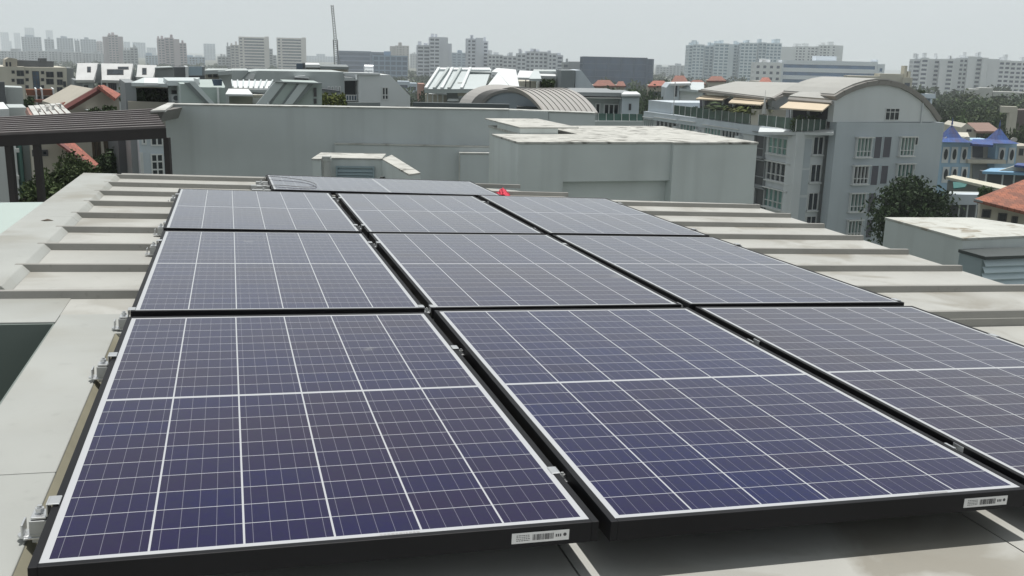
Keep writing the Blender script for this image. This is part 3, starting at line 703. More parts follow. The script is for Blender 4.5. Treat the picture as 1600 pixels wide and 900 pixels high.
# small block with steps at far left edge
b = Fr('terrace_wall', 'pale grey stepped garden walls at the left edge of the photo', 'wall', 0, 138, 60, 4)
b.ext('wall', lgrey, [(8, 136), (35, 137), (33, 170), (8, 170)], 0, 3, bottom=0)
b.ext('wall', lgrey, [(-30, 150), (8, 151), (8, 170), (-30, 170)], 0.2, 3, bottom=0)
b.ext('post', dgrey, [(-8, 128), (7, 128), (8, 172), (-8, 172)], -.6, .5, bottom=0)
b = Fr('glass_screen_house', 'white house corner with greenish glass screen behind the left end of the pergola', 'house', 0, 172, 42, 5)
b.ext('wall', white, [(-40, 172), (14, 170), (14, 200), (-40, 200)], 0, 6, bottom=0)
b.ext('wall', lgrey, [(14.2, 168), (41, 168), (41, 200), (14.2, 200)], 1.2, 3, bottom=0)
b.winpx(8, 185, 13.5, 191, 0, nx=1, fr=FRAMED); b.winpx(-2, 184, 2, 191, 0, nx=1, fr=FRAMED)
b = Fr('tall_pale_house', 'narrow pale house with green glass strip seen under the pergola, far left', 'house', 7, 224, 36, 3)
b.ext('wall', white, [(8, 222), (24, 222), (30, 340), (12, 340)], 0, 5, bottom=0)
b.ext('glass_strip', CURTB, [(24.3, 222), (34, 222), (38, 340), (30.4, 340)], .3, 4, bottom=0)
b.ext('wall', lgrey, [(34.5, 222), (52, 222), (52, 340), (38.4, 340)], .8, 4, bottom=0)
for y in (232, 274, 291): b.winpx(24, y, 30, y + 6, -.02, nx=1, fr=FRAME, pane=paint('lamp_white', (.8, .85, .82), .4))

# three orange-roofed row units
b = Fr('row_house', 'row house with short orange tiled roof split by white party walls', 'house', 42, 140, 85, 4)
for i, (x0, x1) in enumerate(((42, 55), (57, 64), (66, 82))):
    b.ext('roof', orange, [(x0 - 2, 139.5), (x1 - 1, 139.5), (x1 + 1, 149), (x0, 149)], 0, .6)
    b.ext('wall', beige, [(x0, 149.3), (x1, 149.3), (x1, 160), (x0, 160)], .3, 4, bottom=0)
    b.winpx(x0 + 1.5, 151, x1 - 1.5, 156, .3, nx=2, fr=FRAMED)
for x in (55.2, 64.3, 82.3): b.ext('party_wall', white, [(x, 139), (x + 2.2, 139), (x + 1.5, 160), (x - 1, 160)], -.6, 4, bottom=0)
b.ext('porch_roof', terra, [(48, 155.5), (83, 155.5), (84, 160), (47, 160)], -1.5, .5)

# three white attic units
def attic(px, pts, x0, x1, label, wins, below):
    b = Fr('attic_house', label, 'house', x0, 128, 98, 5, 'terrace houses with white sloping attics')
    Yq = lambda y: 98 + 3.2 * (pts[2][1] - y) / 26.5
    b.slab('roof', paint('attic_white_roof', (.52, .53, .53), .6, .1, streak=.2, dscale=.5), [(x, y, Yq(y)) for x, y in pts], .3)
    b.ext('attic_wall', lgrey, [(pts[0][0] + .5, pts[0][1] + 1), (pts[1][0] - .5, pts[1][1] + 1), (pts[1][0] + 6, pts[2][1]), (pts[0][0] + 2, pts[3][1])], 3.6, 5)
    for (a, c, d, e_) in wins:
        o = b.slab('roof_window', FRAMED, [(x, y, Yq(y) - .12) for x, y in ((a, c), (d, c), (d, e_), (a, e_))], .1)
        b.slab('pane', PANE, [(x, y, Yq(y) - .16) for x, y in ((a + .8, c + .8), (d - .8, c + .8), (d - .8, e_ - .8), (a + .8, e_ - .8))], .03, parent=o)
    b.ext('wall', below, [(x0, pts[3][1] + .3), (x1, pts[2][1] + .3), (x1, 240), (x0, 240)], .5, 8, bottom=0)
    return b
b = attic(0, [(121, 98.5), (154, 98.5), (146, 125), (118, 125)], 116, 147, 'terrace house with white sloping attic, leftmost of the three', [(136, 104, 142, 112.5)], mgrey)
b.ext('gable', mgrey, [(154, 100), (158, 103), (158, 130), (147, 130)], .3, 4)
b.ext('door_wall', lgrey, [(129, 130), (146, 130), (146, 150), (129, 150)], .3, .15); b.winpx(131, 133, 138, 142, .3, nx=2, fr=FRAMED)
b = attic(0, [(158, 99), (208, 99.5), (203, 126), (159, 125)], 158, 200, 'terrace house with white sloping attic and two long slot windows, middle of the three', [(167, 108, 193, 116.5), (184, 104, 201, 108)], white)
b.winpx(169, 129, 182, 141, .5, nx=4, fr=FRAMED); b.winpx(160, 129, 166, 141, .5, nx=2, fr=FRAMED)
b = attic(0, [(215, 101), (245, 102), (239, 121), (213, 120)], 213, 262, 'terrace house with white sloping attic and one window, rightmost of the three', [(222, 106, 229, 116)], mgrey)
b.ext('attic_wall', mgrey, [(243, 107), (271, 106), (271, 121), (241, 121)], .6, 5); b.ext('flat_roof', lgrey, [(243, 105.5), (271, 104.5), (271, 106), (243, 107)], .1, 5.4)

# maroon-roofed gable house
b = Fr('gable_house', 'cream gable house with maroon and red tiled roof, left', 'house', 94, 172, 52, 12)
b.ext('wall', beige, [(108, 170), (159, 141), (186, 155), (186, 230), (108, 230)], 0, 9, bottom=0)
b.slab('roof', maroon, [(93, 169, 51), (157, 133, 51.5), (160, 137, 51.4), (104, 170, 50.9)], .2)
b.slab('roof', paint('brown_roof', (.19, .12, .105), .8, .1), [(97, 166, 51.5), (155, 132.5, 52), (159, 139.5, 51.6), (109, 169.5, 51.2)], .12)
b.slab('roof', redb, [(153, 133.5, 51.3), (162, 132.5, 53.8), (189, 147, 53.8), (181, 154, 51.2)], .15)
b.ext('window', PANE, [(123, 176), (129, 176), (129, 180), (123, 180)], -.02, .1)
b.ext('ledge', lgrey, [(136, 171.5), (164, 171.5), (164, 173), (136, 173)], -.6, .6)
# pink roof with chimneys
b = Fr('tiled_house', 'house with faded pink tiled roof ribbed by pale ridges and four vents', 'house', 42, 168, 40, 10)
b.slab('roof', terrap, [(41, 168, 40), (92, 163, 44), (118, 186, 41), (52, 190, 37)], .2)
for i in range(6):
    t = i / 6 + .06; p = [b.local(P(41 + 51 * t, 168 - 5 * t, 40 + 4 * t)), b.local(P(54 + 64 * t, 190 - 4 * t, 37 + 4 * t))]
    u = Vector((.2, .05, 0)); z = Vector((0, 0, .07)); MB().hexa([p[0], p[0] + u, p[1] + u, p[1], p[0] + z, p[0] + u + z, p[1] + u + z, p[1] + z]).build('ridge', topc, b.e)
for px, py in ((62, 177), (74, 174), (83, 172), (94, 170)):
    c = b.local(P(px, py, 39.5)); mb = MB(); mb.tube(c, c + Vector((0, 0, .16)), .05, 8); mb.tube(c + Vector((0, 0, .16)), c + Vector((0, 0, .2)), .1, 8); mb.build('roof_vent', vent, b.e)
b.slab('porch_roof', redb, [(84, 163, 46), (103, 159, 50), (96, 168, 48), (90, 166, 46)], .15)
b.ext('wall', beige, [(54, 192), (116, 188), (116, 260), (54, 260)], .6, 5, bottom=0)
# lower roof under the pergola
b = Fr('tiled_house', 'cream house with falling edge of red tiles seen through the pergola posts', 'house', 52, 222, 34, 5)
b.ext('wall', beige, [(50, 218), (92, 218), (104, 240), (122, 262), (122, 340), (50, 340)], 0, 5, bottom=0)
b.slab('roof', redb, [(88, 217, 33.6), (106, 214, 36), (154, 256, 35), (148, 260, 33)], .14)
b.slab('roof_fascia', maroon, [(87, 218.5, 33.4), (90, 217.5, 33.3), (150, 261, 32.7), (147, 263, 32.8)], .1)
b.winpx(50, 234, 75, 244, 0, nx=3, fr=FRAMED)

# white house between pergola and wall
b = Fr('white_house', 'white house with dark-framed tall windows behind the right end of the pergola', 'house', 214, 215, 34, 8)
b.ext('wall', white2, [(216, 205), (262, 205), (262, 320), (220, 320)], 0, 6, bottom=0)
b.ext('wall', mgrey, [(203, 205), (215.6, 205), (219, 320), (206, 320)], .6, 5, bottom=0)
b.ext('wall', dgrey, [(184, 210), (202.6, 210), (205, 320), (186, 320)], 2.5, 5, bottom=0)
b.winpx(236, 240, 256, 277, 0, nx=2, nz=3, fr=FRAME, t=.05); b.winpx(235, 214, 255, 228, 0, nx=2, fr=FRAME, t=.05); b.winpx(221, 214, 229, 226, 0, nx=1, fr=FRAME); b.winpx(219, 238, 224, 270, 0, nx=1, nz=2, fr=FRAME)

# brown-grey terrace with planted balcony and AC unit
b = Fr('terrace_house', 'terrace house with shaded planted balcony and wall air conditioner', 'house', 200, 130, 42, 5)
b.ext('wall', mgrey, [(195, 129), (212, 129), (212, 172), (195, 172)], 0, 6, bottom=0)
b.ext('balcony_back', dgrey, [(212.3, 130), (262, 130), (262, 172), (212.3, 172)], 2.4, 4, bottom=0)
b.ext('lintel', beige, [(212.3, 130), (262, 131), (262, 138), (212.3, 137)], 0, 2.2)
b.ext('wall', lgrey, [(262.3, 131), (281, 131), (281, 172), (262.3, 172)], 0, 6, bottom=0)
b.slab('roof', zinc, [(205, 129, 42), (262, 131, 42), (281, 122, 47), (225, 121, 47)], .15)
b.slab('skylight', zincw, [(225, 129.5, 41.6), (247, 129.8, 41.6), (247, 121.5, 44), (226, 121.5, 44)], .1)
b.winpx(268, 141, 278, 146, 0, nx=1, fr=FRAMED)
b.ext('balcony_wall', beige, [(200, 158), (262, 160), (262, 175), (200, 175)], -.3, .25, bottom=0)
x0, z1 = b.at(267, 147, 0); x1, z0 = b.at(280, 158, 0); z0 = b.at(273, 158, 0)[1]
ac = MB().box(x0, x1, -.45, -.01, z0, z1).build('air_conditioner', white, None); ac.parent = b.e
mb = MB(); mb.tube(((x0 + x1) / 2, -.47, (z0 + z1) / 2), ((x0 + x1) / 2, -.452, (z0 + z1) / 2), .11, 16); mb.build('fan_grille', dgrey, ac)
for i, (xa, xb) in enumerate(((204, 226), (230, 262))):
    (x0, z0), (x1, z1) = b.at(xa, 160, .3), b.at(xb, 140, .3)
    bush('plant', b.e, x0, x1, .1, 1.2, z0, z1, 500, .13, i, LEAFD)

# grey-green slope-sided houses
gg = paint('greenish_grey_wall', (.36, .42, .405), .8, .06, streak=.1, dscale=.3)
b = Fr('slope_house', 'greenish grey house with slanting end wall and dark slanting bands, left of two', 'house', 282, 132, 38, 4)
b.ext('wall', gg, [(281.3, 131), (300, 131), (332, 166), (332, 175), (281.3, 175)], 0, 5, bottom=0)
b.ext('sloping_band', zincd, [(287, 129), (297, 129), (333, 164.5), (322, 164.5)], -.12, .11)
b.ext('sloping_band', zinc, [(294, 127), (304, 127), (338, 164.5), (330, 164.5)], -.3, .17)
b.ext('wall', gg, [(305, 136), (352, 137), (352, 175), (340, 175)], 1.5, 4, bottom=0)
b.ext('pilaster', zincw, [(339, 137), (342, 137), (342, 175), (339, 175)], 1.3, .18, bottom=0)
b.ext('window', PANEB, [(331, 124), (347, 124), (347, 134), (334, 134)], 1.6, .2)
b.slab('roof', zinc, [(262, 126, 40), (306, 126, 40), (312, 121, 44), (255, 121, 44)], .2)
b.slab('roof', gg, [(312, 136, 41), (352, 136, 41), (346, 124, 45), (312, 124, 45)], .2)
b.ext('gable', zincw, [(303, 122), (310, 124), (312, 134), (305, 130)], 1.0, .5)
b = Fr('slope_house', 'greenish grey house with slanting end wall and dark slanting bands, right of two', 'house', 420, 128, 38, 3)
b.slab('roof', zinc, [(417, 161.5, 38), (428.5, 128.5, 41), (446, 128, 41), (419, 161.5, 38)], .2)
b.ext('wall', gg, [(445, 129), (503, 131), (503, 175), (418, 175), (416, 165)], .5, 5, bottom=0)
for m_, p_ in ((zinc, [(429, 128.5), (445, 128.5), (418, 163), (400, 163)]), (zincd, [(444.3, 128.5), (450, 128.5), (423, 163), (417.5, 163)]), (gg, [(448, 131), (464, 131), (440, 163), (423.5, 163)]), (zincd, [(463.3, 130), (469, 130), (444.5, 163), (439.5, 163)]), (zinc, [(468.5, 129.5), (483, 129.5), (457, 163), (444, 163)]), (zincd, [(482.4, 130.5), (490, 131), (463, 163), (456.5, 163)])):
    b.ext('sloping_band', m_, p_, .2 - (.06 if m_ is zinc else 0), .25)
b.ext('fascia', zincd, [(430, 127), (503, 129.6), (503, 132), (430, 129)], .02, .4)
b.winpx(490, 137, 494.5, 151, .5, nx=1, nz=2, fr=FRAMED); b.winpx(490, 154, 494.5, 162, .5, nx=1, fr=FRAMED)
# clutter between: white ribbed awning roofs
b = Fr('service_shed', 'white ribbed lean-to roofs over a low pale shed between the slope-sided houses', 'shed', 360, 128, 44, 2)
b.slab('roof', zincw, [(363, 137, 44), (420, 138, 44), (427, 126.5, 49), (361, 126, 49)], .08)
for i in range(8):
    p0, p1 = b.local(P(363 + 8 * i, 137, 43.9)), b.local(P(361 + 9.2 * i, 126, 48.9)); u = Vector((.06, 0, 0)); z = Vector((0, 0, .06))
    MB().hexa([p0, p0 + u, p1 + u, p1, p0 + z, p0 + u + z, p1 + u + z, p1 + z]).build('roof_seam', zinc, b.e)
b.slab('canopy', zincw, [(352, 147, 41), (395, 147.5, 41), (388, 139, 43.5), (357, 138.5, 43.5)], .08)
b.ext('wall', cream, [(358, 149), (394, 149), (394, 175), (358, 175)], -1.5, 3, bottom=0)
b.ext('wall', white, [(394.3, 148), (419, 149), (419, 175), (394.3, 175)], -1.0, 3, bottom=0)
b.ext('vent_pipes', cream, [(395, 148.3), (411, 148.3), (411, 153), (395, 153)], -2.0, .5)

b = Fr('clutter_house', 'row of low grey rooftops with dark blue-grey panels behind the planted balcony', 'house', 270, 112, 90, 3)
b.ext('wall', dgrey, [(272, 105), (289, 105), (289, 122), (272, 122)], 0, 6, bottom=0); b.ext('wall', white, [(289.3, 104), (294, 104), (294, 125), (289.3, 125)], -.3, 6, bottom=0)
b.ext('roof', paint('blue_grey_roof', (.28, .36, .42), .5, .05), [(295, 104), (316, 104), (316, 118), (294, 118)], 0, .4); b.ext('wall', dgrey, [(294.3, 118.3), (320, 118), (320, 140), (294.3, 140)], .3, 5, bottom=0)
b.ext('wall', mgrey, [(316.4, 104), (320, 104), (320, 118), (316.4, 118)], .1, 5)
b = Fr('clutter_house', 'low beige house with thin flat roofs right of the blue-grey panel', 'house', 325, 112, 100, 3)
b.ext('wall', beige, [(321, 113), (342, 112), (342, 140), (321, 140)], 1, 6, bottom=0); b.slab('roof', lgrey, [(318, 110, 99), (352, 109, 99), (356, 107, 106), (325, 107, 106)], .4)
b.ext('wall', lgrey, [(342, 113), (362, 111), (362, 140), (342, 140)], 0, 6, bottom=0); b.slab('roof', lgrey, [(340, 111.5, 98), (364, 110, 98), (362, 107.5, 104), (345, 108, 104)], .4)
b.winpx(325, 116, 331, 121, 1, nx=2, fr=FRAMED); b.winpx(333, 116, 340, 121, 1, nx=2, fr=FRAMED)

# --- long white terrace with slanting right end
b = Fr('white_terrace', 'long white house with dark windows and slanting right end, behind the grey wall', 'house', 363, 112, 58, 2)
b.ext('wall', lgrey, [(362, 110), (388, 110), (388, 190), (362, 190)], .4, 8, bottom=0)
b.ext('wall', lgrey, [(388.3, 112), (404, 110.5), (538, 112.5), (538, 190), (388.3, 190)], .0, 8, bottom=0)
b.ext('sloping_band', zincd, [(388, 112), (391, 112), (380, 124), (377, 124)], -.2, .18)
b.ext('window', zincw, [(388, 115.5), (399, 115.5), (396, 124), (383, 124)], -.1, .1)
b.ext('wall', white, [(560, 116.2), (609, 117), (641, 150), (641, 200), (560, 200)], -.6, 8, bottom=0)
b.ext('recess_wall', dgrey, [(538.3, 122), (559.7, 122), (559.7, 200), (538.3, 200)], 1.0, 6, bottom=0)
b.ext('canopy', white, [(538.5, 120.5), (553, 122), (559.7, 126), (538.5, 126)], -.3, 1.2)
b.ext('parapet', white, [(538, 113), (594, 114.5), (594, 117), (538, 116)], -.8, 1)
b.winpx(596.5, 136, 607, 156, -.6, nx=2, nz=2, fr=FRAME, ratio=.38)
for x in (512, 517.5, 523, 528.5): b.winpx(x, 134.5, x + 4, 144, 0, nx=1, fr=FRAME)
for x in (512, 522.5): b.winpx(x, 147, x + 10, 158, 0, nx=2, fr=FRAME)
b.winpx(540, 148, 558, 158, -.1, nx=4, fr=FRAME, pane=PANEB)
b.ext('awning', dgrey, [(499, 138), (532, 142), (532, 145), (499, 141)], -1.2, 1.2)
b.ext('skylight', dgrey, [(461, 122), (482, 123), (482, 128), (461, 127)], -.5, .4); b.ext('skylight_cap', white, [(461, 119.5), (477, 118), (483, 121), (483, 122.8), (461, 121.6)], -.6, .6)
b.ext('low_wall', zincd, [(543, 160), (594, 160), (594, 200), (543, 200)], -3.4, .3, bottom=0)
(x0, z0), (x1, z1) = b.at(500, 163, -3), b.at(539, 150, -3)
bush('plant', b.e, x0, x1, -3.6, -2.6, z0, z1 + .2, 700, .12, 3, LEAFY); fronds('plant', b.e, ((x0 * .7 + x1 * .3), -3.0, z0), .9, 14, 5, LEAFY, .06)
c = b.at(576, 114, 2)
wt = MB(); wt.tube((c[0] - .28, 2, c[1] + .28), (c[0] + .28, 2, c[1] + .28), .22, 16); wt.box(c[0] - .05, c[0] + .05, 1.95, 2.05, c[1] - .2, c[1] + .1)
wt.build('water_heater', paint('steel_bright', (.7, .72, .74), .25, .05, metal=.6), b.e, smooth=False)
b = Fr('flat_roof_block', 'low flat-roofed grey block with blue-grey box behind the white terrace, below the crane', 'building', 462, 100, 110, 2)
b.ext('wall', mgrey, [(478, 101), (498, 101), (500, 130), (478, 130)], 0, 8, bottom=0); b.ext('wall', beige, [(500, 104), (544, 105), (544, 130), (500, 130)], .6, 8, bottom=0)
b.ext('box', PANEB, [(463, 99), (473, 99), (473, 112), (463, 112)], -1, 3); b.ext('box', dgrey, [(473.3, 98.5), (477, 98.5), (477, 112), (473.3, 112)], -.9, 3)
b.slab('roof', zincw, [(477, 101, 109), (500, 101, 109), (498, 98.5, 116), (477, 98, 116)], .3); b.slab('roof', zincd, [(500, 103.5, 109), (545, 104.5, 109), (541, 101, 116), (502, 100.5, 116)], .3)

# --- white angular roofs in the centre
b = Fr('angular_roof_house', 'white house under big angular standing-seam roofs, centre, behind the grey vault', 'house', 668, 140, 62, 2)
b.ext('wall', white, [(664, 150), (812, 150), (812, 200), (664, 200)], 2, 8, bottom=0)
b.slab('roof', zinc, [(663, 139, 60), (684, 107.5, 64), (768, 107.5, 64), (757, 139, 60)], .25)
for i, x in enumerate((663, 676, 688, 699, 719)):
    xt = (684, 699, 705, 718, 733)[i]
    p0, p1 = b.local(P(x, 139, 59.6)), b.local(P(xt, 107, 63.6)); u = Vector((.16, 0, 0)); z = Vector((0, 0, .10))
    MB().hexa([p0, p0 + u, p1 + u, p1, p0 + z, p0 + u + z, p1 + u + z, p1 + z]).build('roof_seam', white if i % 2 == 0 else lgrey, b.e)
b.slab('ridge', white, [(684, 108, 63.5), (766, 109, 63.5), (766, 105.5, 64.5), (684, 105.5, 64.5)], .2)
b.slab('ridge', zincd, [(733, 112, 62.9), (769, 114, 62.9), (769, 112.4, 63.1), (733, 110.4, 63.1)], .1)
b.slab('roof', white, [(757, 139.5, 59), (778, 113, 62), (800, 139.5, 59)], .2)
b.slab('roof', zincw, [(768, 112, 62.5), (776, 106, 64), (806, 108.5, 64), (812, 139, 60), (801, 139.5, 59.5), (778, 113, 62)], .2)
b.ext('porch', white, [(664, 143), (698, 147), (698, 149), (664, 145)], -.5, 2.5)
for i in range(4): b.ext('column', white, [(667 + 8 * i, 147), (668.6 + 8 * i, 147), (668.6 + 8 * i, 165), (667 + 8 * i, 165)], -.3, .25, bottom=0)
b.ext('porch_wall', cream, [(664, 147.3), (698, 149.3), (698, 200), (664, 200)], .6, 1.3, bottom=0)
b.ext('wall', mgrey, [(698, 143), (716, 143), (716, 180), (698, 180)], .2, 1.5, bottom=0)
b.ext('chimney', cream, [(715, 129), (729, 129), (729, 150), (715, 150)], -1.0, .9)
b.ext('porch', white, [(700, 155), (715, 155), (717, 158), (698, 158)], -1.6, 1)
b = Fr('angular_roof_house', 'small white house with pergola and shrub on its roof terrace, behind the ribbed vault', 'house', 812, 125, 66, 2)
b.ext('wall', cream, [(806, 127), (838, 127), (838, 200), (806, 200)], 1.5, 6, bottom=0)
b.slab('roof', zincw, [(807, 121, 65), (827, 121.5, 65), (833, 111, 68), (812, 110, 68)], .15); b.slab('roof', zinc, [(827, 123, 65), (846, 123, 65), (842, 111, 68), (833, 111, 68)], .15)
b.slab('roof', zincw, [(836, 118, 67), (872, 119, 67), (876, 110, 70), (834, 109, 70)], .2); b.slab('ridge', lgrey, [(833, 111, 68), (876, 111.5, 68), (878, 109, 71), (834, 108.4, 71)], .2)
b.ext('wall', white, [(846, 119), (871, 119), (871, 200), (846, 200)], 2.6, 6, bottom=0)
for x in (808.5, 821, 828, 843.5): b.ext('post', brown, [(x, 122), (x + 1.3, 122), (x + 1.3, 142), (x, 142)], -.4, .15, bottom=0)
b.ext('beam', brown, [(807, 120.5), (846, 123.5), (846, 125.5), (807, 122.5)], -.5, .3)
(x0, z0), (x1, z1) = b.at(846, 141, 0), b.at(865, 124, 0); bush('plant', b.e, x0, x1, -.8, .8, z0, z1, 900, .16, 6, LEAF)
b = Fr('gable_block', 'dark grey wall beside white slanting gable, left of the dark blue office block', 'house', 870, 110, 62, 3)
b.ext('wall', paint('slate_wall', (.2, .225, .235), .8, .05), [(877, 110), (899, 110), (897, 142), (897, 200), (870, 200), (870.5, 118)], 0, 6, bottom=0)
b.ext('gable', white2, [(899.4, 110), (908, 109.5), (933, 142), (936, 200), (897.4, 200), (897.4, 142)], .2, 6, bottom=0)

# --- barrel vaults
b = Fr('vault_roof_house', 'grey barrel vault with ribbed metal roof behind the right end of the grey wall', 'building', 750, 172, 34, 0)
def vaultpts(p0, ptop, p1, Y0, Yt, Y1, n=22, lift=0):
    a, c, d = b.local(P(*p0, Y0)), b.local(P(*ptop, Yt)), b.local(P(*p1, Y1)); out = []
    mid = (a + d) / 2; hv = c - mid; hv_z = hv.z; hx = (d - a) / 2
    for i in range(n + 1):
        t = math.pi * i / n; out.append(mid - hx * math.cos(t) + Vector((hv.x, hv.y, hv_z)) * math.sin(t))
    return out
arch = vaultpts((748, 178), (797, 140), (860, 184), 36, 34.5, 33)
inner = [p.lerp(Vector(((arch[0].x + arch[-1].x) / 2, (arch[0].y + arch[-1].y) / 2, arch[0].z)), .1) for p in arch]
nrm = Vector((.12, -.2, 0)); mb = MB()
for i in range(len(arch) - 1): mb.hexa([inner[i], arch[i], arch[i] - nrm * 3, inner[i] - nrm * 3, inner[i + 1], arch[i + 1], arch[i + 1] - nrm * 3, inner[i + 1] - nrm * 3])
mb.build('arch_band', paint('arch_grey', (.2, .195, .19), .7, .06), b.e)
q = [p - nrm * 1.5 for p in inner]; MB().prism(q + [q[-1] - Vector((0, 0, 4)), q[0] - Vector((0, 0, 4))], -nrm * .6).build('end_wall', paint('vault_end_wall', (.24, .275, .31), .8, .05), b.e)
# ribbed part to the right
arc2 = vaultpts((790, 181), (800, 142), (853, 183), 33, 33, 31)
arc2 = arc2[len(arc2) // 2 - 1:]
sh = b.local(P(925, 190, 34)) - b.local(P(845, 190, 31.5)); sh.z = 0
mb = MB()
N = 40
for j in range(N):
    t0, t1 = j / N, (j + 1) / N; r0 = Vector((0, 0, .05 if j % 4 == 0 else 0)); r1 = r0
    for i in range(len(arc2) - 1):
        a, c = arc2[i], arc2[i + 1]; nn = Vector((0, -(c.z - a.z), (c.y - a.y))) * -1
        o3 = Vector((.0, -.02, .025)) if j % 4 == 0 else Vector((0, 0, 0))
        mb.hexa([a + sh * t0, a + sh * t1, c + sh * t1, c + sh * t0, a + sh * t0 + o3 + Vector((0, -.02, .06)), a + sh * t1 + o3 + Vector((0, -.02, .06)), c + sh * t1 + o3 + Vector((0, -.02, .06)), c + sh * t0 + o3 + Vector((0, -.02, .06))])
mb.build('ribbed_roof', grnroof, b.e)
mb = MB()
for i in range(len(arc2) - 1): mb.hexa([arc2[i] - sh * .035, arc2[i], arc2[i + 1], arc2[i + 1] - sh * .035, arc2[i] - sh * .035 + Vector((0, -.06, .12)), arc2[i] + Vector((0, -.06, .12)), arc2[i + 1] + Vector((0, -.06, .12)), arc2[i + 1] - sh * .035 + Vector((0, -.06, .12))])
mb.build('roof_edge', paint('vault_edge', (.3, .28, .26), .6, .06), b.e)
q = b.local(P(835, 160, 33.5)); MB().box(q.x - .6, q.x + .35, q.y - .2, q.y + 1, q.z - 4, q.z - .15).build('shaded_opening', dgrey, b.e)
# smooth vault behind, to the left
arc3 = vaultpts((715, 184), (775, 136.5), (850, 184), 40, 40, 40)
mb = MB(); sh3 = Vector((.9, -2.6, 0))
for i in range(len(arc3) - 1): mb.hexa([arc3[i], arc3[i] + sh3, arc3[i + 1] + sh3, arc3[i + 1], arc3[i] + Vector((0, 0, .12)), arc3[i] + sh3 + Vector((0, 0, .12)), arc3[i + 1] + sh3 + Vector((0, 0, .12)), arc3[i + 1] + Vector((0, 0, .12))])
mb.build('smooth_vault_roof', grnroof, b.e)

# --- flat-roofed house with glass doors and glass rail
b = Fr('flat_roof_house', 'low flat-roofed house with sliding glass doors and green glass railing', 'house', 920, 145, 50, 4)
b.ext('wall', lgrey, [(905, 152), (972, 153), (972, 240), (905, 240)], 1.2, 7, bottom=0)
b.ext('fascia', mgrey, [(900, 144), (971, 145), (971, 151), (900, 150)], .2, 8); b.ext('fascia', paint('fascia_light', (.4, .41, .4), .7), [(904, 152.2), (971, 153), (971, 154.5), (904, 153.7)], .0, 8)
b.ext('wall', white2, [(972.3, 152), (999, 152), (999, 240), (972.3, 240)], 0, 7, bottom=0); b.ext('cap', mgrey, [(972, 147.4), (1001, 147.5), (1001, 151.7), (972, 151.7)], -.25, 7.5)
b.slab('roof', zincw, [(971, 147.3, 49.6), (1001, 147.3, 49.6), (995, 143, 54), (975, 143, 54)], .1)
b.winpx(943, 162, 967, 184, 1.2, nx=3, fr=FRAME, t=.06); b.winpx(930, 161, 938, 178, 1.2, nx=1, fr=FRAME); b.winpx(982.5, 162, 986, 172, 0, nx=1, fr=FRAMED)
rail = glass('rail_glass_green', (.07, .13, .115), .1, .3)
b.ext('glass_rail', rail, [(934, 177), (1004, 178.5), (1004, 189), (934, 188)], -1.2, .03)
b.ext('rail_base', lgrey, [(930, 189.2), (1005, 189.2), (1005, 260), (930, 260)], -1.4, .3, bottom=0)
for x in range(935, 1005, 12): b.ext('rail_post', FRAME, [(x, 177), (x + .8, 177), (x + .8, 189), (x, 189)], -1.26, .05)
# ------------------------------------------------------------------ right-hand apartment building with arched gable
fac = paint('apartment_white_wall', (.58, .615, .63), .8, .05, streak=.1, dscale=.25)
facb = paint('apartment_bluish_wall', (.43, .48, .515), .8, .06, streak=.1, dscale=.25)
vroof = paint('apartment_vault_roof', (.36, .36, .34), .6, .07, streak=.15, dscale=.2)
vedge = paint('apartment_roof_edge', (.22, .21, .195), .6, .08)
awn = paint('beige_awning', (.55, .46, .34), .8, .06, dscale=.5)
rail2 = glass('rail_glass_dark_green', (.04, .07, .058), .1, .4)
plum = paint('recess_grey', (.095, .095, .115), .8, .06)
b = Fr('apartment_building', 'bluish white apartment block with big arched gable and bay windows, right', 'building', 1302, 250, 85, 18)
gw = b.at(1476, 191, 0)[0]; zs = b.at(1303, 191, 0)[1]
al, ap, ar = b.at(1306, 157, 0), b.at(1382, 131, 0), b.at(1466, 191, 0)
# gable slab with its upper arched part, slightly set back
b.box('gable_wall', facb, 0, gw, 0, 1.0, 0, zs)
def arcpts():
    out = []
    c = [(1306, 157), (1320, 148.5), (1337, 141), (1355, 135.5), (1372, 133), (1390, 133.5), (1408, 138), (1424, 146), (1440, 157.5), (1454, 173), (1466, 190.5)]
    P_ = [b.at(x, y, 0) for x, y in c]
    return P_
ac = arcpts()
q = [(al[0] - .0, .15, zs)] + [(x, .15, z) for x, z in ac]
MB().prism(q, (0, .8, 0)).build('gable_wall', fac, b.e)
mb = MB()
for i in range(len(ac) - 1):
    (x0, z0), (x1, z1) = ac[i], ac[i + 1]; nx_, nz_ = -(z1 - z0), (x1 - x0); l = math.hypot(nx_, nz_); nx_, nz_ = nx_ / l * .42, nz_ / l * .42
    mb.hexa([(x0, -.1, z0), (x1, -.1, z1), (x1, 8.0, z1), (x0, 8.0, z0), (x0 + nx_, -.1, z0 + nz_), (x1 + nx_, -.1, z1 + nz_), (x1 + nx_, 8.0, z1 + nz_), (x0 + nx_, 8.0, z0 + nz_)])
mb.build('roof_edge', vedge, b.e)
mb = MB()
for i in range(len(ac) - 1):
    (x0, z0), (x1, z1) = ac[i], ac[i + 1]; k = .46
    mb.hexa([(x0, .3, z0 + k), (x1, .3, z1 + k), (x1, 8.1, z1 + k), (x0, 8.1, z0 + k), (x0, .3, z0 + k + .1), (x1, .3, z1 + k + .1), (x1, 8.1, z1 + k + .1), (x0, 8.1, z0 + k + .1)])
mb.build('vault_roof', vroof, b.e)
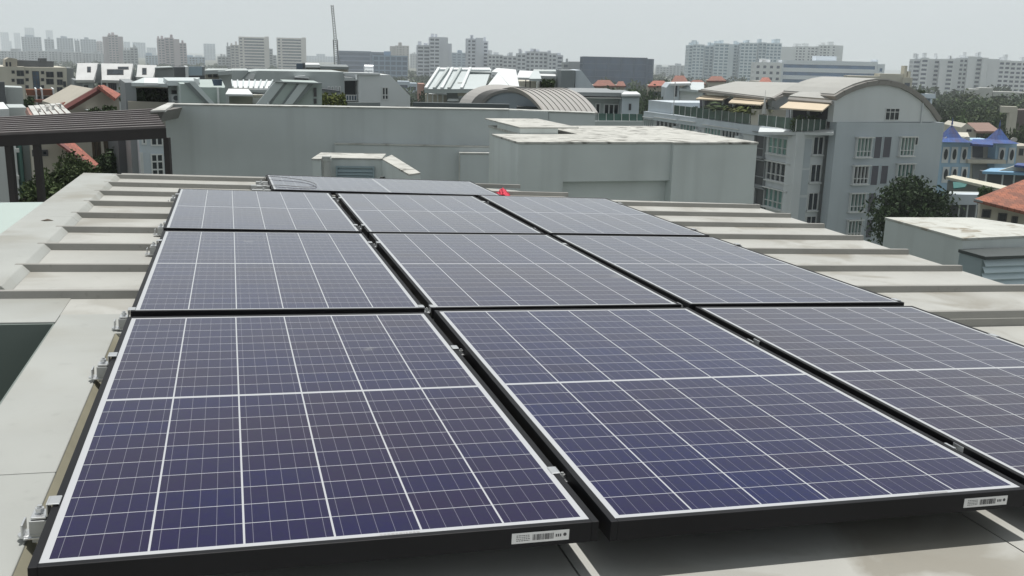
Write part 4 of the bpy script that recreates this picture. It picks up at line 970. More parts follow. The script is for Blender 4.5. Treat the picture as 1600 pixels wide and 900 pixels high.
# main body left of the gable
xb = b.at(1245, 210, 1.5)[0]; ztop = b.at(1260, 206, 1.5)[1]
b.box('main_wall', fac, xb + .25, 0 - .003, 1.5, 3.2, 0, ztop)
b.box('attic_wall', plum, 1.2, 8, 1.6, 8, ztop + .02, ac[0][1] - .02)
xl = b.at(1243, 210, 1.5)[0]; b.box('pilaster', fac, xl + .05, xl + .9, 1.3, 1.497, 0, ztop - .02)
for y0, y1 in ((216, 262), (264, 304), (307, 345)):
    zz0, zz1 = b.at(1270, y1, 1.5)[1], b.at(1270, y0, 1.5)[1]; b.box('wall_panel', facb, xl + 1.0, -1.35, 1.44, 1.497, zz0, zz1 - .08)
for yc in (228, 271, 315, 351):
    z = b.at(1294, yc, 1.2)[1]; b.win(-1.2, -.15, z - .8, z + .8, 1.5, nx=2, nz=1, fr=FRAME, out=.12, sill=True)
# attic roof left edge, terrace, awning, rail
b.slab('terrace_floor', fac, [(1185, 206, 88), (1302, 207, 84), (1306, 190, 90), (1190, 190, 97)], .25)
b.slab('roof_flap', vedge, [(1233, 151.5, 88), (1300, 157, 85), (1303, 160, 85), (1233, 154.5, 88)], .3)
b.slab('vault_roof', vroof, [(1233, 149.5, 88.3), (1306, 155, 85.3), (1352, 135, 86), (1280, 131, 94)], .25)
b.slab('awning', awn, [(1218, 168, 84), (1285, 172.5, 82), (1300, 160, 86), (1233, 158, 88)], .12)
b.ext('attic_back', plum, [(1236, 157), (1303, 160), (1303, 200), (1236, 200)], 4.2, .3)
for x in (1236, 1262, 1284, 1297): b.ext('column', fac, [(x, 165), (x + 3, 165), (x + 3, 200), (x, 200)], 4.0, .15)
zf = b.at(1300, 204, 1.4)[1]; zr_ = b.at(1299, 187, 1.4)[1]
b.box('glass_rail', rail2, xb - .3, -.1, 1.36, 1.4, ztop + .1, zr_)
for i in range(6): x = xb - .3 + (-.1 - xb + .3 - .06) * i / 5; b.box('rail_post', FRAME, x, x + .06, 1.3, 1.358, ztop + .05, zr_ + .04)
bush('terrace_plant', b.e, xb, -.4, 1.9, 2.6, ztop, zr_ + .5, 700, .16, 9, LEAF)
# gable windows
def bay(x0, x1, z0, z1, pane, hd=True):
    b.win(x0, x1, z0, z1, 0, nx=4, nz=2, ratio=.3, fr=FRAME, pane=pane, out=.3, sill=True, hood=True)
for (x0, x1, y0, y1, pn) in ((1336, 1359, 215, 245, CURT), (1331, 1354, 259, 287, PANE), (1326, 1349, 302, 330, CURTB), (1322, 1343, 344, 372, CURTB), (1404, 1426, 214, 243, CURT), (1399, 1424, 256, 284, CURTB)):
    cx = (x0 + x1) / 2; xx0, xx1 = b.at(x0, (y0 + y1) / 2, 0)[0], b.at(x1, (y0 + y1) / 2, 0)[0]
    bay(xx0, xx1, b.at(cx, y1, 0)[1], b.at(cx, y0, 0)[1], pn)
b.winpx(1428, 214, 1434.5, 227, 0, nx=1, fr=FRAME); b.winpx(1424, 256, 1430, 266, 0, nx=1, fr=FRAME)
b.winpx(1383, 169, 1405, 188, .15, nx=3, nz=2, ratio=.68, fr=FRAME)
for (x0, x1, y0, y1) in ((1365, 1377, 213, 248), (1379, 1392, 213, 247), (1360, 1372, 258, 290), (1375, 1387, 258, 288), (1355, 1368, 301, 332), (1352, 1363, 342, 372)):
    cx = (x0 + x1) / 2; o = b.win(b.at(x0, (y0 + y1) / 2, 0)[0], b.at(x1, (y0 + y1) / 2, 0)[0], b.at(cx, y1, 0)[1], b.at(cx, y0, 0)[1], 0, nx=1, fr=facb, pane=plum, out=.06, name='service_bay')
x = b.at(1441, 180, 0)[0]; z = b.at(1441, 191, 0)[1]; mb = MB(); mb.tube((x, .05, z - .2), (x, .05, b.at(1443, 160, 0)[1]), .06, 8); mb.build('rain_pipe', fac, b.e)
# left wing running back: facade on x = xw
b2 = Fr('apartment_building', 'long white apartment wing with beige vaulted roof, awnings and planted glass-railed terrace', 'building', 1246, 206, 86.5, 18)
L2 = 0
def ft(px, py): return b2.atu(px, py, 0)
y_a, y_b = 0, ft(1010, 175)[0]
zt = ft(1243, 204)[1]; 
b2.box('main_wall', fac, 0, 9, .02, y_b, 0, zt - .9)
b2.box('parapet', white2, -.3, 9, -.02, y_b + .1, zt - .88, zt)
def fwin(px0, px1, py0, py1, pane, nx=5, nz=2, nm='window', fr=None):
    (ya, _), (yb, _) = ft(px0, (py0 + py1) / 2), ft(px1, (py0 + py1) / 2); cx = (px0 + px1) / 2
    z1, z0 = ft(cx, py0)[1], ft(cx, py1)[1]
    b2.win(min(ya, yb), max(ya, yb), z0, z1, 0, nx=nx, nz=nz, ratio=.35, fr=fr or FRAME, pane=pane, out=.25, sill=True, hood=True, axis='x', name=nm)
for (a, c, d, e_, pn) in ((1203, 1241, 211, 242, CURT), (1200, 1238, 254, 284, PANE), (1196, 1233, 296, 326, CURTB)): fwin(a, c, d, e_, pn)
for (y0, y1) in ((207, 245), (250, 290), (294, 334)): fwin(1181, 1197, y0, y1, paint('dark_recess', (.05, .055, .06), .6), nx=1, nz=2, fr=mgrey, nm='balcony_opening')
for (a, c, d, e_, pn) in ((1103, 1129, 197, 216, CURT), (1130, 1158, 201, 220, PANE), (1065, 1090, 190, 210, CURTB), (1027, 1060, 186, 204, PANE), (1008, 1024, 184, 198, CURTB)): fwin(a, c, d, e_, pn, nz=1)
for px in (1096, 1162, 1062):
    y = ft(px, 205)[0]; b2.box('fin_wall', fac, -.5, -.001, y, y + .8, 0, zt - 1.2)
# terrace rail and parapet steps
zr = ft(1243, 182)[1]
def railseg(px0, px1, mat, base=0):
    ya, yb = ft(px0, 190)[0], ft(px1, 185)[0]; ya, yb = min(ya, yb), max(ya, yb)
    g = b2.box('glass_rail', mat, .0, .04, ya, yb, zt + .05, zt + 1.05)
    n = max(2, int((yb - ya) / 1.3))
    for i in range(n + 1): y = ya + (yb - ya - .06) * i / n; b2.box('rail_post', FRAME, -.04, -.003, y, y + .06, zt + .02, zt + 1.1)
railseg(1185, 1243, rail2); railseg(1052, 1172, rail2)
ya, yb = ft(1172, 190)[0], ft(1184, 190)[0]
b2.box('terrace_wall', cream, .05, 3.0, min(ya, yb), max(ya, yb), zt, zt + 1.5)
b2.box('end_parapet', white2, .2, 10, y_b - 6, y_b, zt + .003, zt + 1.3)
# attic storey with vault roof, gable facing the camera
ya = ft(1205, 185)[0]
g0 = Vector(b2.local(P(1204, 190, 95))); 
b2.slab('vault_roof', vroof, [(1095, 139, 106), (1205, 152, 93), (1262, 129.5, 96), (1150, 127, 110)], .3)
b2.slab('roof_edge', vedge, [(1205, 152.5, 92.8), (1222, 143.5, 93.6), (1242, 135.5, 94.6), (1262, 129.8, 95.6), (1263, 132, 95.6), (1244, 139, 94.6), (1226, 147, 93.6), (1208, 157, 92.8)], .3)
b2.slab('roof_fascia', vedge, [(1095, 140, 105.8), (1205, 153.5, 92.6), (1205, 157, 92.6), (1095, 144, 105.8)], .3)
b2.slab('gable_wall', fac, [(1207, 157, 93.5), (1224, 148, 94.2), (1243, 140, 95), (1262, 133, 96), (1262, 196, 96), (1206, 196, 93.5)], .4)
b2.slab('attic_wall', plum, [(1097, 150, 106.5), (1206, 160, 95), (1206, 196, 95), (1097, 180, 106.5)], .3)
b2.slab('awning', awn, [(1087, 154, 104.5), (1129, 156, 100), (1140, 150, 102.5), (1101, 148, 106)], .12)
b2.slab('awning', awn, [(1138, 160, 97.5), (1188, 163.5, 92), (1201, 155.5, 94), (1148, 151, 100)], .12)
for x, y in ((1098, 105), (1128, 101.5), (1145, 99), (1172, 97), (1200, 94)): b2.slab('column', fac, [(x, 155, y), (x + 3, 155, y), (x + 3, 190, y), (x, 190, y)], .2)
for i, x in enumerate((1115, 1124, 1133, 1146, 1154, 1162, 1172)):
    fronds('terrace_plant', b2.e, (.7 + .3 * (i % 2), ft(x, 185)[0], zt + .3), 2.6 + .4 * (i % 3), 26, i, LEAFY if i > 2 else LEAF, .13)
ya, yb = sorted((ft(1190, 185)[0], ft(1243, 185)[0])); bush('terrace_plant', b2.e, .3, 1.0, ya, yb, zt, zt + 1.0, 700, .16, 21, LEAF)
ya, yb = sorted((ft(1060, 185)[0], ft(1165, 185)[0])); bush('terrace_plant', b2.e, .3, 1.2, ya, yb, zt, zt + 1.2, 800, .18, 22, LEAFD)
c = b2.local(P(1194, 168, 93)); mb = MB(); mb.tube(c, c + Vector((0, 0, 1.6)), .02, 6); mb.tube(c - Vector((0, 0, .6)), c + Vector((0, 0, 1.0)), .28, 10, .05); mb.build('folded_parasol', paint('parasol_white', (.7, .7, .68), .8), b2.e)
c = b2.local(P(1052, 178, 108)); mb = MB(); mb.tube((c.x, c.y, zt), (c.x, c.y, zt + 3.6), .05, 6); mb.build('pole', FRAME, b2.e)

# small white and grey roofs left of the vault
b = Fr('white_house', 'small white house with curved zinc roof and dark window before red roofs, right of centre', 'house', 1040, 135, 135, 4)
b.ext('wall', white2, [(1041, 137), (1047, 130), (1062, 130), (1062, 170), (1041, 170)], 0, 8, bottom=0)
b.slab('roof', zincw, [(1047, 130.5, 134), (1080, 130, 134), (1078, 127.5, 140), (1050, 128, 140)], .3); b.slab('roof', zinc, [(1062, 138, 134), (1100, 142, 134), (1100, 128.5, 142), (1082, 128, 142)], .3)
b.ext('wall', dgrey, [(1070, 147), (1094, 148), (1094, 160), (1070, 160)], 2, 5, bottom=0); b.ext('wall', white, [(1062.3, 140), (1098, 143), (1098, 147.6), (1062.3, 146)], .6, 4, bottom=3)
b.winpx(1053, 133, 1058, 151, 0, nx=1, nz=2, fr=FRAMED)

# ------------------------------------------------------------------ far right group
pb = paint('powder_blue_wall', (.34, .50, .64), .8, .06, dscale=.4); royal = tiles('royal_blue_tiles', (.035, .085, .26), (.05, .11, .33), 2.5)
b = Fr('blue_house', 'powder blue house with two pointed royal blue tent roofs, at the right edge', 'house', 1468, 230, 112, 25)
b.ext('wall', pb, [(1472, 222), (1518, 222), (1518, 300), (1472, 300)], 0, 8, bottom=0); b.ext('wall', cream, [(1518.3, 226), (1556, 226), (1556, 300), (1518.3, 300)], 1.8, 6, bottom=0); b.ext('wall', pb, [(1556.3, 224), (1589, 224), (1589, 300), (1556.3, 300)], 0.2, 8, bottom=0)
b.ext('wall', beige, [(1589.3, 228), (1625, 228), (1625, 300), (1589.3, 300)], 1.0, 8, bottom=0)
for (xl, xr, xt, ye, yt) in ((1473, 1521, 1498, 222, 195), (1549, 1594, 1572, 224, 199)):
    a, c = b.at(xl, ye, -1.2), b.at(xr, ye, -1.2); w2 = (c[0] - a[0]); t = b.at(xt, yt, -1.2 + w2 / 2); t = ((a[0] + c[0]) / 2, t[1])
    mb = MB(); base = [(a[0], -1.2, a[1]), (c[0], -1.2, a[1]), (c[0], -1.2 + w2, a[1]), (a[0], -1.2 + w2, a[1])]; top = (t[0], -1.2 + w2 / 2, t[1])
    mid = [tuple(Vector(p).lerp(Vector(top), .5) - Vector((0, 0, .5))) for p in base]
    for i in range(4):
        j = (i + 1) % 4; mb.face([base[i], base[j], mid[j], mid[i]]); mb.face([mid[i], mid[j], top])
    mb.face(base); mb.tube(top, (top[0], top[1], top[2] + .8), .12, 6, .02); mb.build('tent_roof', royal, b.e)
b.slab('roof', royal, [(1516, 224.5, 111), (1552, 226.5, 109.5), (1550, 218, 114), (1520, 217, 114)], .25)
b.ext('balcony', cream, [(1513, 249), (1572, 250), (1572, 256), (1513, 255)], -.6, 2.2)
for x in (1475.5, 1489, 1504.5, 1563, 1578.5):
    for y in ((241, 272) if x < 1520 else (242,)):
        cx, cz = b.at(x + 1.5, y, -.02 if x < 1540 else .18); v = -.06 if x < 1540 else .14; hw = .22
        b.box('window_surround', white, cx - hw - .16, cx + hw + .16, v - .06, v, cz - 1.0, cz + .85)
        pts = [(cx + hw * math.cos(k * math.pi / 8), v - .12, cz + .62 * math.sin(k * math.pi / 8)) for k in range(16)]
        MB().prism(pts, (0, .05, 0)).build('oval_window', PANE, b.e)
        pts = [(cx + .4 * math.cos(k * math.pi / 8), v - .12, cz + 1.75 + .28 * math.sin(k * math.pi / 8)) for k in range(16)] if y < 260 else None
        if pts: MB().prism(pts, (0, .1, 0)).build('plaster_ornament', cream, b.e)
b.ext('opening', dgrey, [(1520, 228), (1536, 228), (1536, 249), (1520, 249)], 1.7, .09); b.ext('opening', mgrey, [(1520, 257), (1550, 257), (1550, 279), (1520, 279)], 1.7, .09)
b.winpx(1592, 232, 1599, 243, 1.0, nx=1, fr=FRAMED)
b = Fr('brown_roof_house', 'cream gabled house with brown roof just behind the blue tent roofs', 'house', 1503, 215, 135, 15)
b.ext('wall', cream, [(1502, 199), (1510, 193), (1526, 203), (1526, 230), (1502, 230)], 0, 8, bottom=0)
b.slab('roof', paint('brown_tile_roof', (.22, .14, .115), .8, .12), [(1526, 205, 133), (1564, 205, 133), (1545, 191.5, 140), (1511, 191.5, 140)], .3); b.winpx(1510, 202, 1518, 206, 0, nx=2, fr=FRAMED)
b.slab('terrace', cream, [(1480, 212, 120), (1515, 214, 120), (1512, 207, 127), (1476, 206, 127)], .3)
b = Fr('canopy_roof', 'light blue porch with gabled blue roof at the right edge, above the beige canopy', 'porch', 1535, 270, 95, 8)
b.slab('roof', paint('light_blue_roof', (.2, .38, .55), .6, .05), [(1535, 267.5, 94), (1625, 271, 92), (1625, 262, 97), (1548, 262.5, 98)], .25)
b.slab('roof', royal, [(1585, 257.5, 93), (1625, 262, 91), (1625, 256, 98), (1590, 254.5, 98)], .2); b.ext('gable', cream, [(1560, 267), (1588, 258.5), (1612, 268)], -.3, .25)
b.ext('porch_wall', dgrey, [(1543, 272), (1625, 274), (1625, 290), (1543, 290)], 1.2, 4, bottom=0)
for x in (1541, 1567, 1585): b.ext('post', white, [(x, 269.5), (x + 2, 269.5), (x + 2, 290), (x, 290)], -.2, .2, bottom=0)
b = Fr('walkway_canopy', 'long beige canopy roof with green tarp below, running behind the big tree', 'canopy', 1480, 280, 80, 6)
b.slab('roof', paint('beige_canopy', (.52, .50, .41), .7, .08), [(1478, 276, 82), (1490, 273.5, 86), (1590, 294, 78), (1568, 296, 74)], .2)
b.slab('tarp', paint('green_tarp', (.02, .12, .11), .7, .1), [(1489, 284, 80), (1513, 285, 80), (1508, 292, 77), (1490, 294, 77)], .1)
b.ext('wall', mgrey, [(1482, 283), (1560, 289), (1560, 305), (1482, 305)], 3, .5, bottom=0)
b = Fr('white_house', 'white flat-roofed house front with glass doors, between the tree and red-tiled roof', 'house', 1482, 305, 66, 5)
b.ext('fascia', white2, [(1482, 303.5), (1532, 304.5), (1526, 320), (1482, 320)], 0, 1.0); b.slab('roof', lgrey, [(1480, 302.6, 66), (1535, 303.6, 66), (1532, 300, 68), (1482, 299, 68)], .15)
b.ext('wall', dgrey, [(1484, 320.3), (1530, 320.3), (1530, 345), (1484, 345)], 1.5, .5, bottom=0)
for x in (1482, 1499, 1512, 1526): b.ext('column', white, [(x, 320.3), (x + 1.8, 320.3), (x + 1.8, 345), (x, 345)], .3, .25, bottom=0)
b = Fr('red_roof_house', 'cream house with weathered red-orange hipped tile roof at the right edge', 'house', 1528, 320, 48, 8)
rt = tiles('red_orange_tiles', (.36, .13, .075), (.20, .075, .05), 2.6)
b.slab('roof', rt, [(1522, 311, 48), (1680, 350, 44), (1680, 268, 54), (1601, 280, 53)], .15)
b.ext('gutter', zincd, [(1523, 311), (1640, 340), (1640, 343.5), (1523, 314.5)], -.35, .2)
b.ext('wall', cream, [(1532, 316), (1680, 345), (1680, 420), (1532, 420)], .4, .5, bottom=0)
for (x, y) in ((1534, 327), (1559, 333), (1580, 338)): b.winpx(x, y, x + 14 - (x > 1570) * 4, y + 13, .4, nx=1, fr=FRAMED)
b = Fr('tall_cream_column', 'cream stair tower with dark brown building beside it, far right among the trees', 'building', 1565, 172, 160, 5)
b.ext('beam', cream, [(1565, 166), (1590, 167), (1590, 176), (1565, 176)], 0, 2); b.ext('wall', cream, [(1577, 176.2), (1590, 176.2), (1586, 220), (1575, 220)], 0, 2, bottom=0)
b.ext('wall', paint('brown_dark_wall', (.12, .095, .09), .8), [(1590.3, 172), (1625, 172), (1625, 230), (1590.3, 230)], .4, 6, bottom=0)
b = Fr('stair_tower', 'white cantilevered canopy on two columns showing above the right side of the arched gable', 'tower', 1433, 150, 125, 5)
b.ext('canopy', white2, [(1430, 146), (1462, 147), (1462, 154), (1430, 153)], 0, 3)
for x in (1442, 1454): b.ext('column', white2, [(x, 154.2), (x + 3, 154.2), (x + 3, 200), (x, 200)], .2, 1, bottom=0)
b.ext('wall', mgrey, [(1445.3, 154.2), (1453.8, 154.2), (1453.8, 200), (1445.3, 200)], 1, 2, bottom=0)
(x0, z0), (x1, z1) = b.at(1428, 147, 1), b.at(1442, 142, 1); bush('plant', b.e, x0, x1, .4, 1.4, z0 + .1, z1, 250, .25, 2, LEAF)

# trees: three prototypes
TA = tree_meshes(1, 10, 3.6, 60, 60, .26, .25, LEAFD, .2)
TB = tree_meshes(2, 10, 4.2, 50, 55, .34, .2, LEAF)
TC = tree_meshes(3, 9, 5.0, 46, 50, .36, .3, LEAFD)
TD = tree_meshes(4, 10, 3.8, 50, 55, .32, .22, LEAF)
TN = tree_meshes(9, 10, 4.6, 110, 110, .16, .22, LEAFD, .5)
def ground_tree(m, px, ytop, Y, wpx, label, group=None, dark=None, h0=10.0, r0=4.0, k=None):
    p = P(px, ytop, Y); h = p.z; rad = wpx * Y / F / 2
    tree(m, p.x, p.y, 0, R_.uniform(0, 6), (rad / r0, h / h0), label, group)
def near_tree(seed, px, ytop, Y, wpx, label, leaf, n=70, nl=90, ls=.11, asp=1.0):
    p = P(px, ytop, Y); h = p.z; rad = wpx * Y / F / 2
    tree(tree_meshes(seed, h, rad, n, nl, ls, max(.15, 1 - 2 * rad * asp / h), leaf, .25), p.x, p.y, 0, 0, 1, label)
near_tree(31, 1430, 266, 66, 122, 'big dark feathery tree in front of the arched apartment gable', LEAFD, 110, 120, .15, 1.15)
near_tree(32, 115, 236, 30, 92, 'dense dark tree just under the pergola, before the cream house', LEAF, 90, 120, .07, 1.3)
near_tree(33, 172, 226, 38, 120, 'dark shaded tree under the pergola, right of the falling red roof edge', LEAFD, 90, 120, .10, 1.3)
near_tree(34, 62, 268, 27, 80, 'low dark tree seen between the two left pergola posts', LEAF, 60, 110, .07, 1.2)
near_tree(35, 172, 160, 47, 40, 'small feathery tree in front of the maroon-roofed gable wall', LEAF, 26, 60, .08, .9)
near_tree(36, 146, 168, 46, 26, 'short shrub-like tree left of the feathery one at the gable wall', LEAF, 20, 60, .08, .9)
near_tree(37, 42, 143, 62, 24, 'dark conical tree beside the small orange-roofed row house', LEAFD, 40, 80, .09, 2.4)
near_tree(38, 196, 130, 60, 22, 'tree standing between the maroon gable roof and the planted balcony', LEAF, 30, 70, .09, 1.4)
g = 'trees between the centre houses'
ground_tree(TA, 668, 130, 190, 46, 'dark tree between the white terrace end and the angular roofs', g)
ground_tree(TC, 652, 138, 150, 44, 'tree close behind the slanting end of the white terrace', g)
ground_tree(TB, 690, 122, 330, 60, 'tree showing below the twin tower, left of the angular roofs', g)
g = 'trees before the dark blue office block'
for i, (px, yt, Y, wp, lb) in enumerate(((950, 134, 170, 60, 'leftmost tree before the dark blue office, beside the white slanting gable'), (985, 131, 200, 60, 'tree below the blue office block, right of the first'), (1012, 128, 210, 64, 'tall tree at the right corner of the dark blue office block'), (1035, 119, 300, 60, 'tree before the far grey block, right of the dark blue office'), (1018, 141, 140, 60, 'dark tree beside the flat-roofed house with glass railing'), (1060, 122, 330, 50, 'tree between red roofs and the far grey block'))):
    ground_tree((TA, TB, TC, TD)[i % 4], px, yt, Y, wp, lb, g)
g = 'trees on the slope at the right'
spots = [(1480, 148, 260, 60), (1520, 141, 300, 80), (1500, 158, 210, 74), (1556, 147, 280, 76), (1592, 138, 320, 80), (1540, 162, 200, 80), (1470, 164, 180, 60), (1578, 160, 210, 76), (1612, 155, 230, 80), (1500, 174, 165, 60), (1556, 180, 150, 50), (1600, 184, 140, 60), (1478, 184, 150, 50), (1525, 150, 250, 70)]
names = ['tree left of the slope group, under the long white housing block', 'tall tree at the top of the slope group, under the housing block', 'mid-slope tree above the left blue tent roof', 'tree on the slope directly above the brown-roofed house', 'tall tree at the right edge, top of the slope group', 'broad tree above the brown-roofed house, mid slope', 'tree touching the right foot of the arched roof', 'tree left of the cream stair tower', 'tree at the right edge behind the dark brown building', 'tree just behind the left blue tent roof', 'small tree between brown roof and cream stair tower', 'tree at right edge behind the right blue tent roof', 'low tree right of the arched gable shoulder', 'tree in the middle of the slope group, partly hidden']
for i, ((px, yt, Y, wp), lb) in enumerate(zip(spots, names)): ground_tree((TC, TB, TA, TD)[i % 4], px, yt, Y, wp, lb, g)
near_tree(39, 1541, 289, 62, 22, 'small bright shrub between the beige canopy and the red-tiled roof', LEAF, 30, 60, .08, 1)

# red roofs in the trees
for (px0, px1, yt, yb, Y, lb) in ((925, 962, 125, 134, 230, 'red-roofed house in the trees below the dark blue office, left one'), (962, 978, 127, 134, 236, 'small red roof right beside the larger one below the dark blue office'), (1012, 1046, 126, 134, 240, 'house with pinkish red hipped roof left of the taller red roof'), (1048, 1076, 118, 129, 260, 'house with tallest red hipped roof, left of the blue-white towers'), (1076, 1103, 125, 131, 250, 'low house with long red roof right of the tallest red roof'), (1104, 1135, 119, 126, 250, 'cream house with red roof below the blue-white towers'), (1186, 1206, 121, 128, 240, 'small reddish-roofed house showing above the beige vault roof')):
    b = Fr('red_roof_house', lb, 'house', px0, yb, Y, 3, 'red-roofed houses beyond the vaults')
    m0 = (px0 + px1) / 2; w_2 = (px1 - px0) / 4
    b.ext('wall', cream if 'cream' in lb else beige, [(px0 + 2, yb - 1), (px1 - 2, yb - 1), (px1 - 2, yb + 20), (px0 + 2, yb + 20)], 0, 9, bottom=0)
    b.slab('roof', terra if Y != 240 else redb, [(px0, yb, Y - 1), (px1, yb, Y - 1), (m0 + w_2, yt, Y + 5), (m0 - w_2, yt, Y + 5)], .4)
    x0, x1 = b.at(px0 + 3, yb + 2, 0)[0], b.at(px1 - 3, yb + 2, 0)[0]; z = b.at(px0, yb, 0)[1] - 2.6; n = 3
    for i in range(n): xx = x0 + (x1 - x0) * (i + .2) / n; b.win(xx, xx + 1.4, z, z + 1.3, 0, nx=2, fr=FRAMED)

# ------------------------------------------------------------------ the skyline
def tower(label, segs, Y, dep, wallc, glassc, fl=2.9, bay=3.2, sp=.5, pier=.35, yaw=3, cat='tower block', name='tower_block', group=None, gl=None, roofbits=2, seed=0):
    """real relief: dark core, one protruding spandrel ring per floor, protruding piers"""
    r = random.Random(seed + int(segs[0][0])); b = Fr(name, label, cat, segs[0][0], segs[0][2], Y, yaw, group)
    wm = paint('wall_%s' % '_'.join('%d' % (c * 100) for c in wallc), wallc, .8, .05, dscale=.05); gm = glass('glass_%s' % '_'.join('%d' % (c * 100) for c in glassc), glassc, .15, .3, .1)
    for si, sg in enumerate(segs):
        x0p, x1p, yt = sg[:3]; off = sg[3] if len(sg) > 3 else 0; style = sg[4] if len(sg) > 4 else 'grid'
        x0, zt = b.at(x0p, yt, off); x1, _ = b.at(x1p, yt, off); x1 -= .02
        if style == 'blank': b.box('wall', wm, x0, x1, off, off + dep, 0, zt); continue
        mb = MB(); mb.box(x0 + .5, x1 - .5, off + .5, off + dep - .5, 0, zt - .3, 1)
        nf = int(zt / fl)
        for k in range(nf + 1):
            z1 = zt - k * fl; mb.box(x0, x1, off, off + dep, max(.0, z1 - fl * sp), z1)
        if style != 'bands':
            nb = max(1, int(round((x1 - x0) / bay))); bw = (x1 - x0) / nb
            for k in range(nb + 1):
                xx = x0 + k * bw; hw = bw * pier / 2
                if style == 'mixed' and k % 3 == 0: hw *= 2.3
                mb.box(max(x0, xx - hw) - (.04 if k == 0 else 0), min(x1, xx + hw) + (.04 if k == nb else 0), off - .06, off + .6, 0, zt - .01)
            nd = max(1, int(round(dep / bay)))
            for k in range(nd + 1):
                yy = off + dep * k / nd; hw = dep / nd * pier / 2
                for xs in (x0 - .05, x1 - .5): mb.box(xs, xs + .55, max(off - .05, yy - hw), min(off + dep + .05, yy + hw), 0, zt - .015)
        else:
            for xa in (x0, x1 - 1.2): mb.box(xa - .05, xa + 1.25, off - .06, off + dep + .05, 0, zt - .01)
        mb.build('wall', [wm, gm], b.e, fix=False)
        for k in range(roofbits):
            xx = r.uniform(x0, x1 - (x1 - x0) * .35); mb = MB(); mb.box(xx, xx + (x1 - x0) * r.uniform(.15, .32), off + dep * .2, off + dep * .7, zt + .01, zt + r.uniform(1.5, 4)); mb.build('roof_housing', wm, b.e, fix=False)
    return b
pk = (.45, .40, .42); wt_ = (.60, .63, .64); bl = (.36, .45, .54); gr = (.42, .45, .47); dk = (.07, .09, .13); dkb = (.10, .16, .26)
HZ = 'faint towers in the haze at the left'
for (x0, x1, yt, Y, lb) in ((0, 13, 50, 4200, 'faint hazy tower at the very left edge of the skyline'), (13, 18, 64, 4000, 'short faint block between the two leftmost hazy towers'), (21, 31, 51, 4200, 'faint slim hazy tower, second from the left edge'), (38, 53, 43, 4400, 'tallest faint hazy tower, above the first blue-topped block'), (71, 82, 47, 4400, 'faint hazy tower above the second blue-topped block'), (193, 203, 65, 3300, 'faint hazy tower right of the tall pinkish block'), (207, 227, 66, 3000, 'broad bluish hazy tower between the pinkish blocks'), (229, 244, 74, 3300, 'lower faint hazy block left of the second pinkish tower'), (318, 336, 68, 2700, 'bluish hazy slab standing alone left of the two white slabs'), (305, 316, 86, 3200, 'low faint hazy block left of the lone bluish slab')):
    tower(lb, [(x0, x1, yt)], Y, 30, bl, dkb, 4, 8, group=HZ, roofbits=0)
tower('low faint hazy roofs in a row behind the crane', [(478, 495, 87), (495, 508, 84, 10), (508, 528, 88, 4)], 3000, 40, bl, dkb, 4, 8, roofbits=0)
G4 = 'blue-topped towers at the left'
for (segs, lb) in (([(33, 64, 57)], 'broad blue-glazed tower, leftmost of the four above the long slab'), ([(69, 84, 61)], 'narrow blue-glazed tower, second of the four above the long slab'), ([(88, 114, 59)], 'broad blue-glazed tower, third of the four above the long slab'), ([(116, 124, 63, 10), (125, 150, 61)], 'stepped blue-glazed tower, rightmost of the four above the long slab')):
    tower(lb, segs, 1900, 26, (.38, .44, .5), (.06, .09, .15), 3.4, 5, pier=.4, group=G4)
tower('pale block between the blue towers and tall pinkish tower', [(150, 160, 65)], 1950, 26, pk, dk, 3.2, 5)
tower('long low slab of flats along the bottom of the left skyline', [(-20, 42, 79, 0, 'mixed'), (42, 96, 79, 6, 'mixed'), (96, 128, 81, 0, 'mixed'), (128, 164, 83, 5, 'mixed')], 1350, 14, (.43, .46, .49), dk, 2.9, 4.2)
tower('tall pinkish tower block, left of the two pinkish ones', [(160, 168, 57, 4, 'blank'), (168, 184, 54), (184, 192, 57, 3, 'blank')], 1250, 20, pk, dk, 2.9, 4)
tower('grey stepped block right of the tall pinkish tower', [(192, 203, 78), (203, 215, 74, 5)], 1150, 20, gr, dk, 2.9, 3.6)
tower('pinkish stepped tower block, right of the two pinkish ones', [(245, 257, 60, 0, 'mixed'), (257, 271, 58.5, 3), (271, 280, 61, 0, 'blank'), (280, 291, 67, 3)], 1150, 20, pk, dk, 2.9, 4)
tower('low bluish slab left of the right pinkish tower', [(227, 246, 86)], 1400, 16, bl, dk, 2.9, 4)
tower('low bluish slab right of the right pinkish tower', [(279, 320, 88, 0, 'mixed')], 1250, 16, bl, dk, 2.9, 4)
tower('low pale slab with small windows left of the first white slab tower', [(340, 358, 88), (354, 360, 72, 8)], 1100, 16, gr, dk, 2.9, 3.6)
tower('pale narrow block attached left of the first white slab tower', [(360, 373, 70)], 1080, 20, (.5, .49, .47), dk, 2.9, 5)
for (x0, x1, lb) in ((373, 420, 'white slab tower with horizontal window bands, left of two'), (432.5, 478, 'white slab tower with horizontal window bands, right of two')):
    yt = 57 if x0 < 400 else 58.5
    tower(lb, [(x0, x0 + 6, yt, -.5, 'grid'), (x0 + 6, x1 - 6, yt + .3, 0, 'bands'), (x1 - 6, x1, yt, -.5, 'blank')], 1000, 14, (.70, .68, .65), dk, 2.9, 3.0, sp=.48, group='white banded slab towers', roofbits=0)
tower('pale low blocks between the two white slab towers', [(420.3, 426, 76, 10), (426, 432, 86, 4)], 1150, 16, gr, dk, 2.9, 3.6, roofbits=0)
tower('wide blue-grey office block behind the crane', [(528, 580, 79, 0, 'bands'), (580, 609, 81, 3, 'bands')], 900, 40, (.17, .22, .32), (.06, .09, .16), 4, 4, sp=.35, cat='office block', name='office_block', roofbits=0)
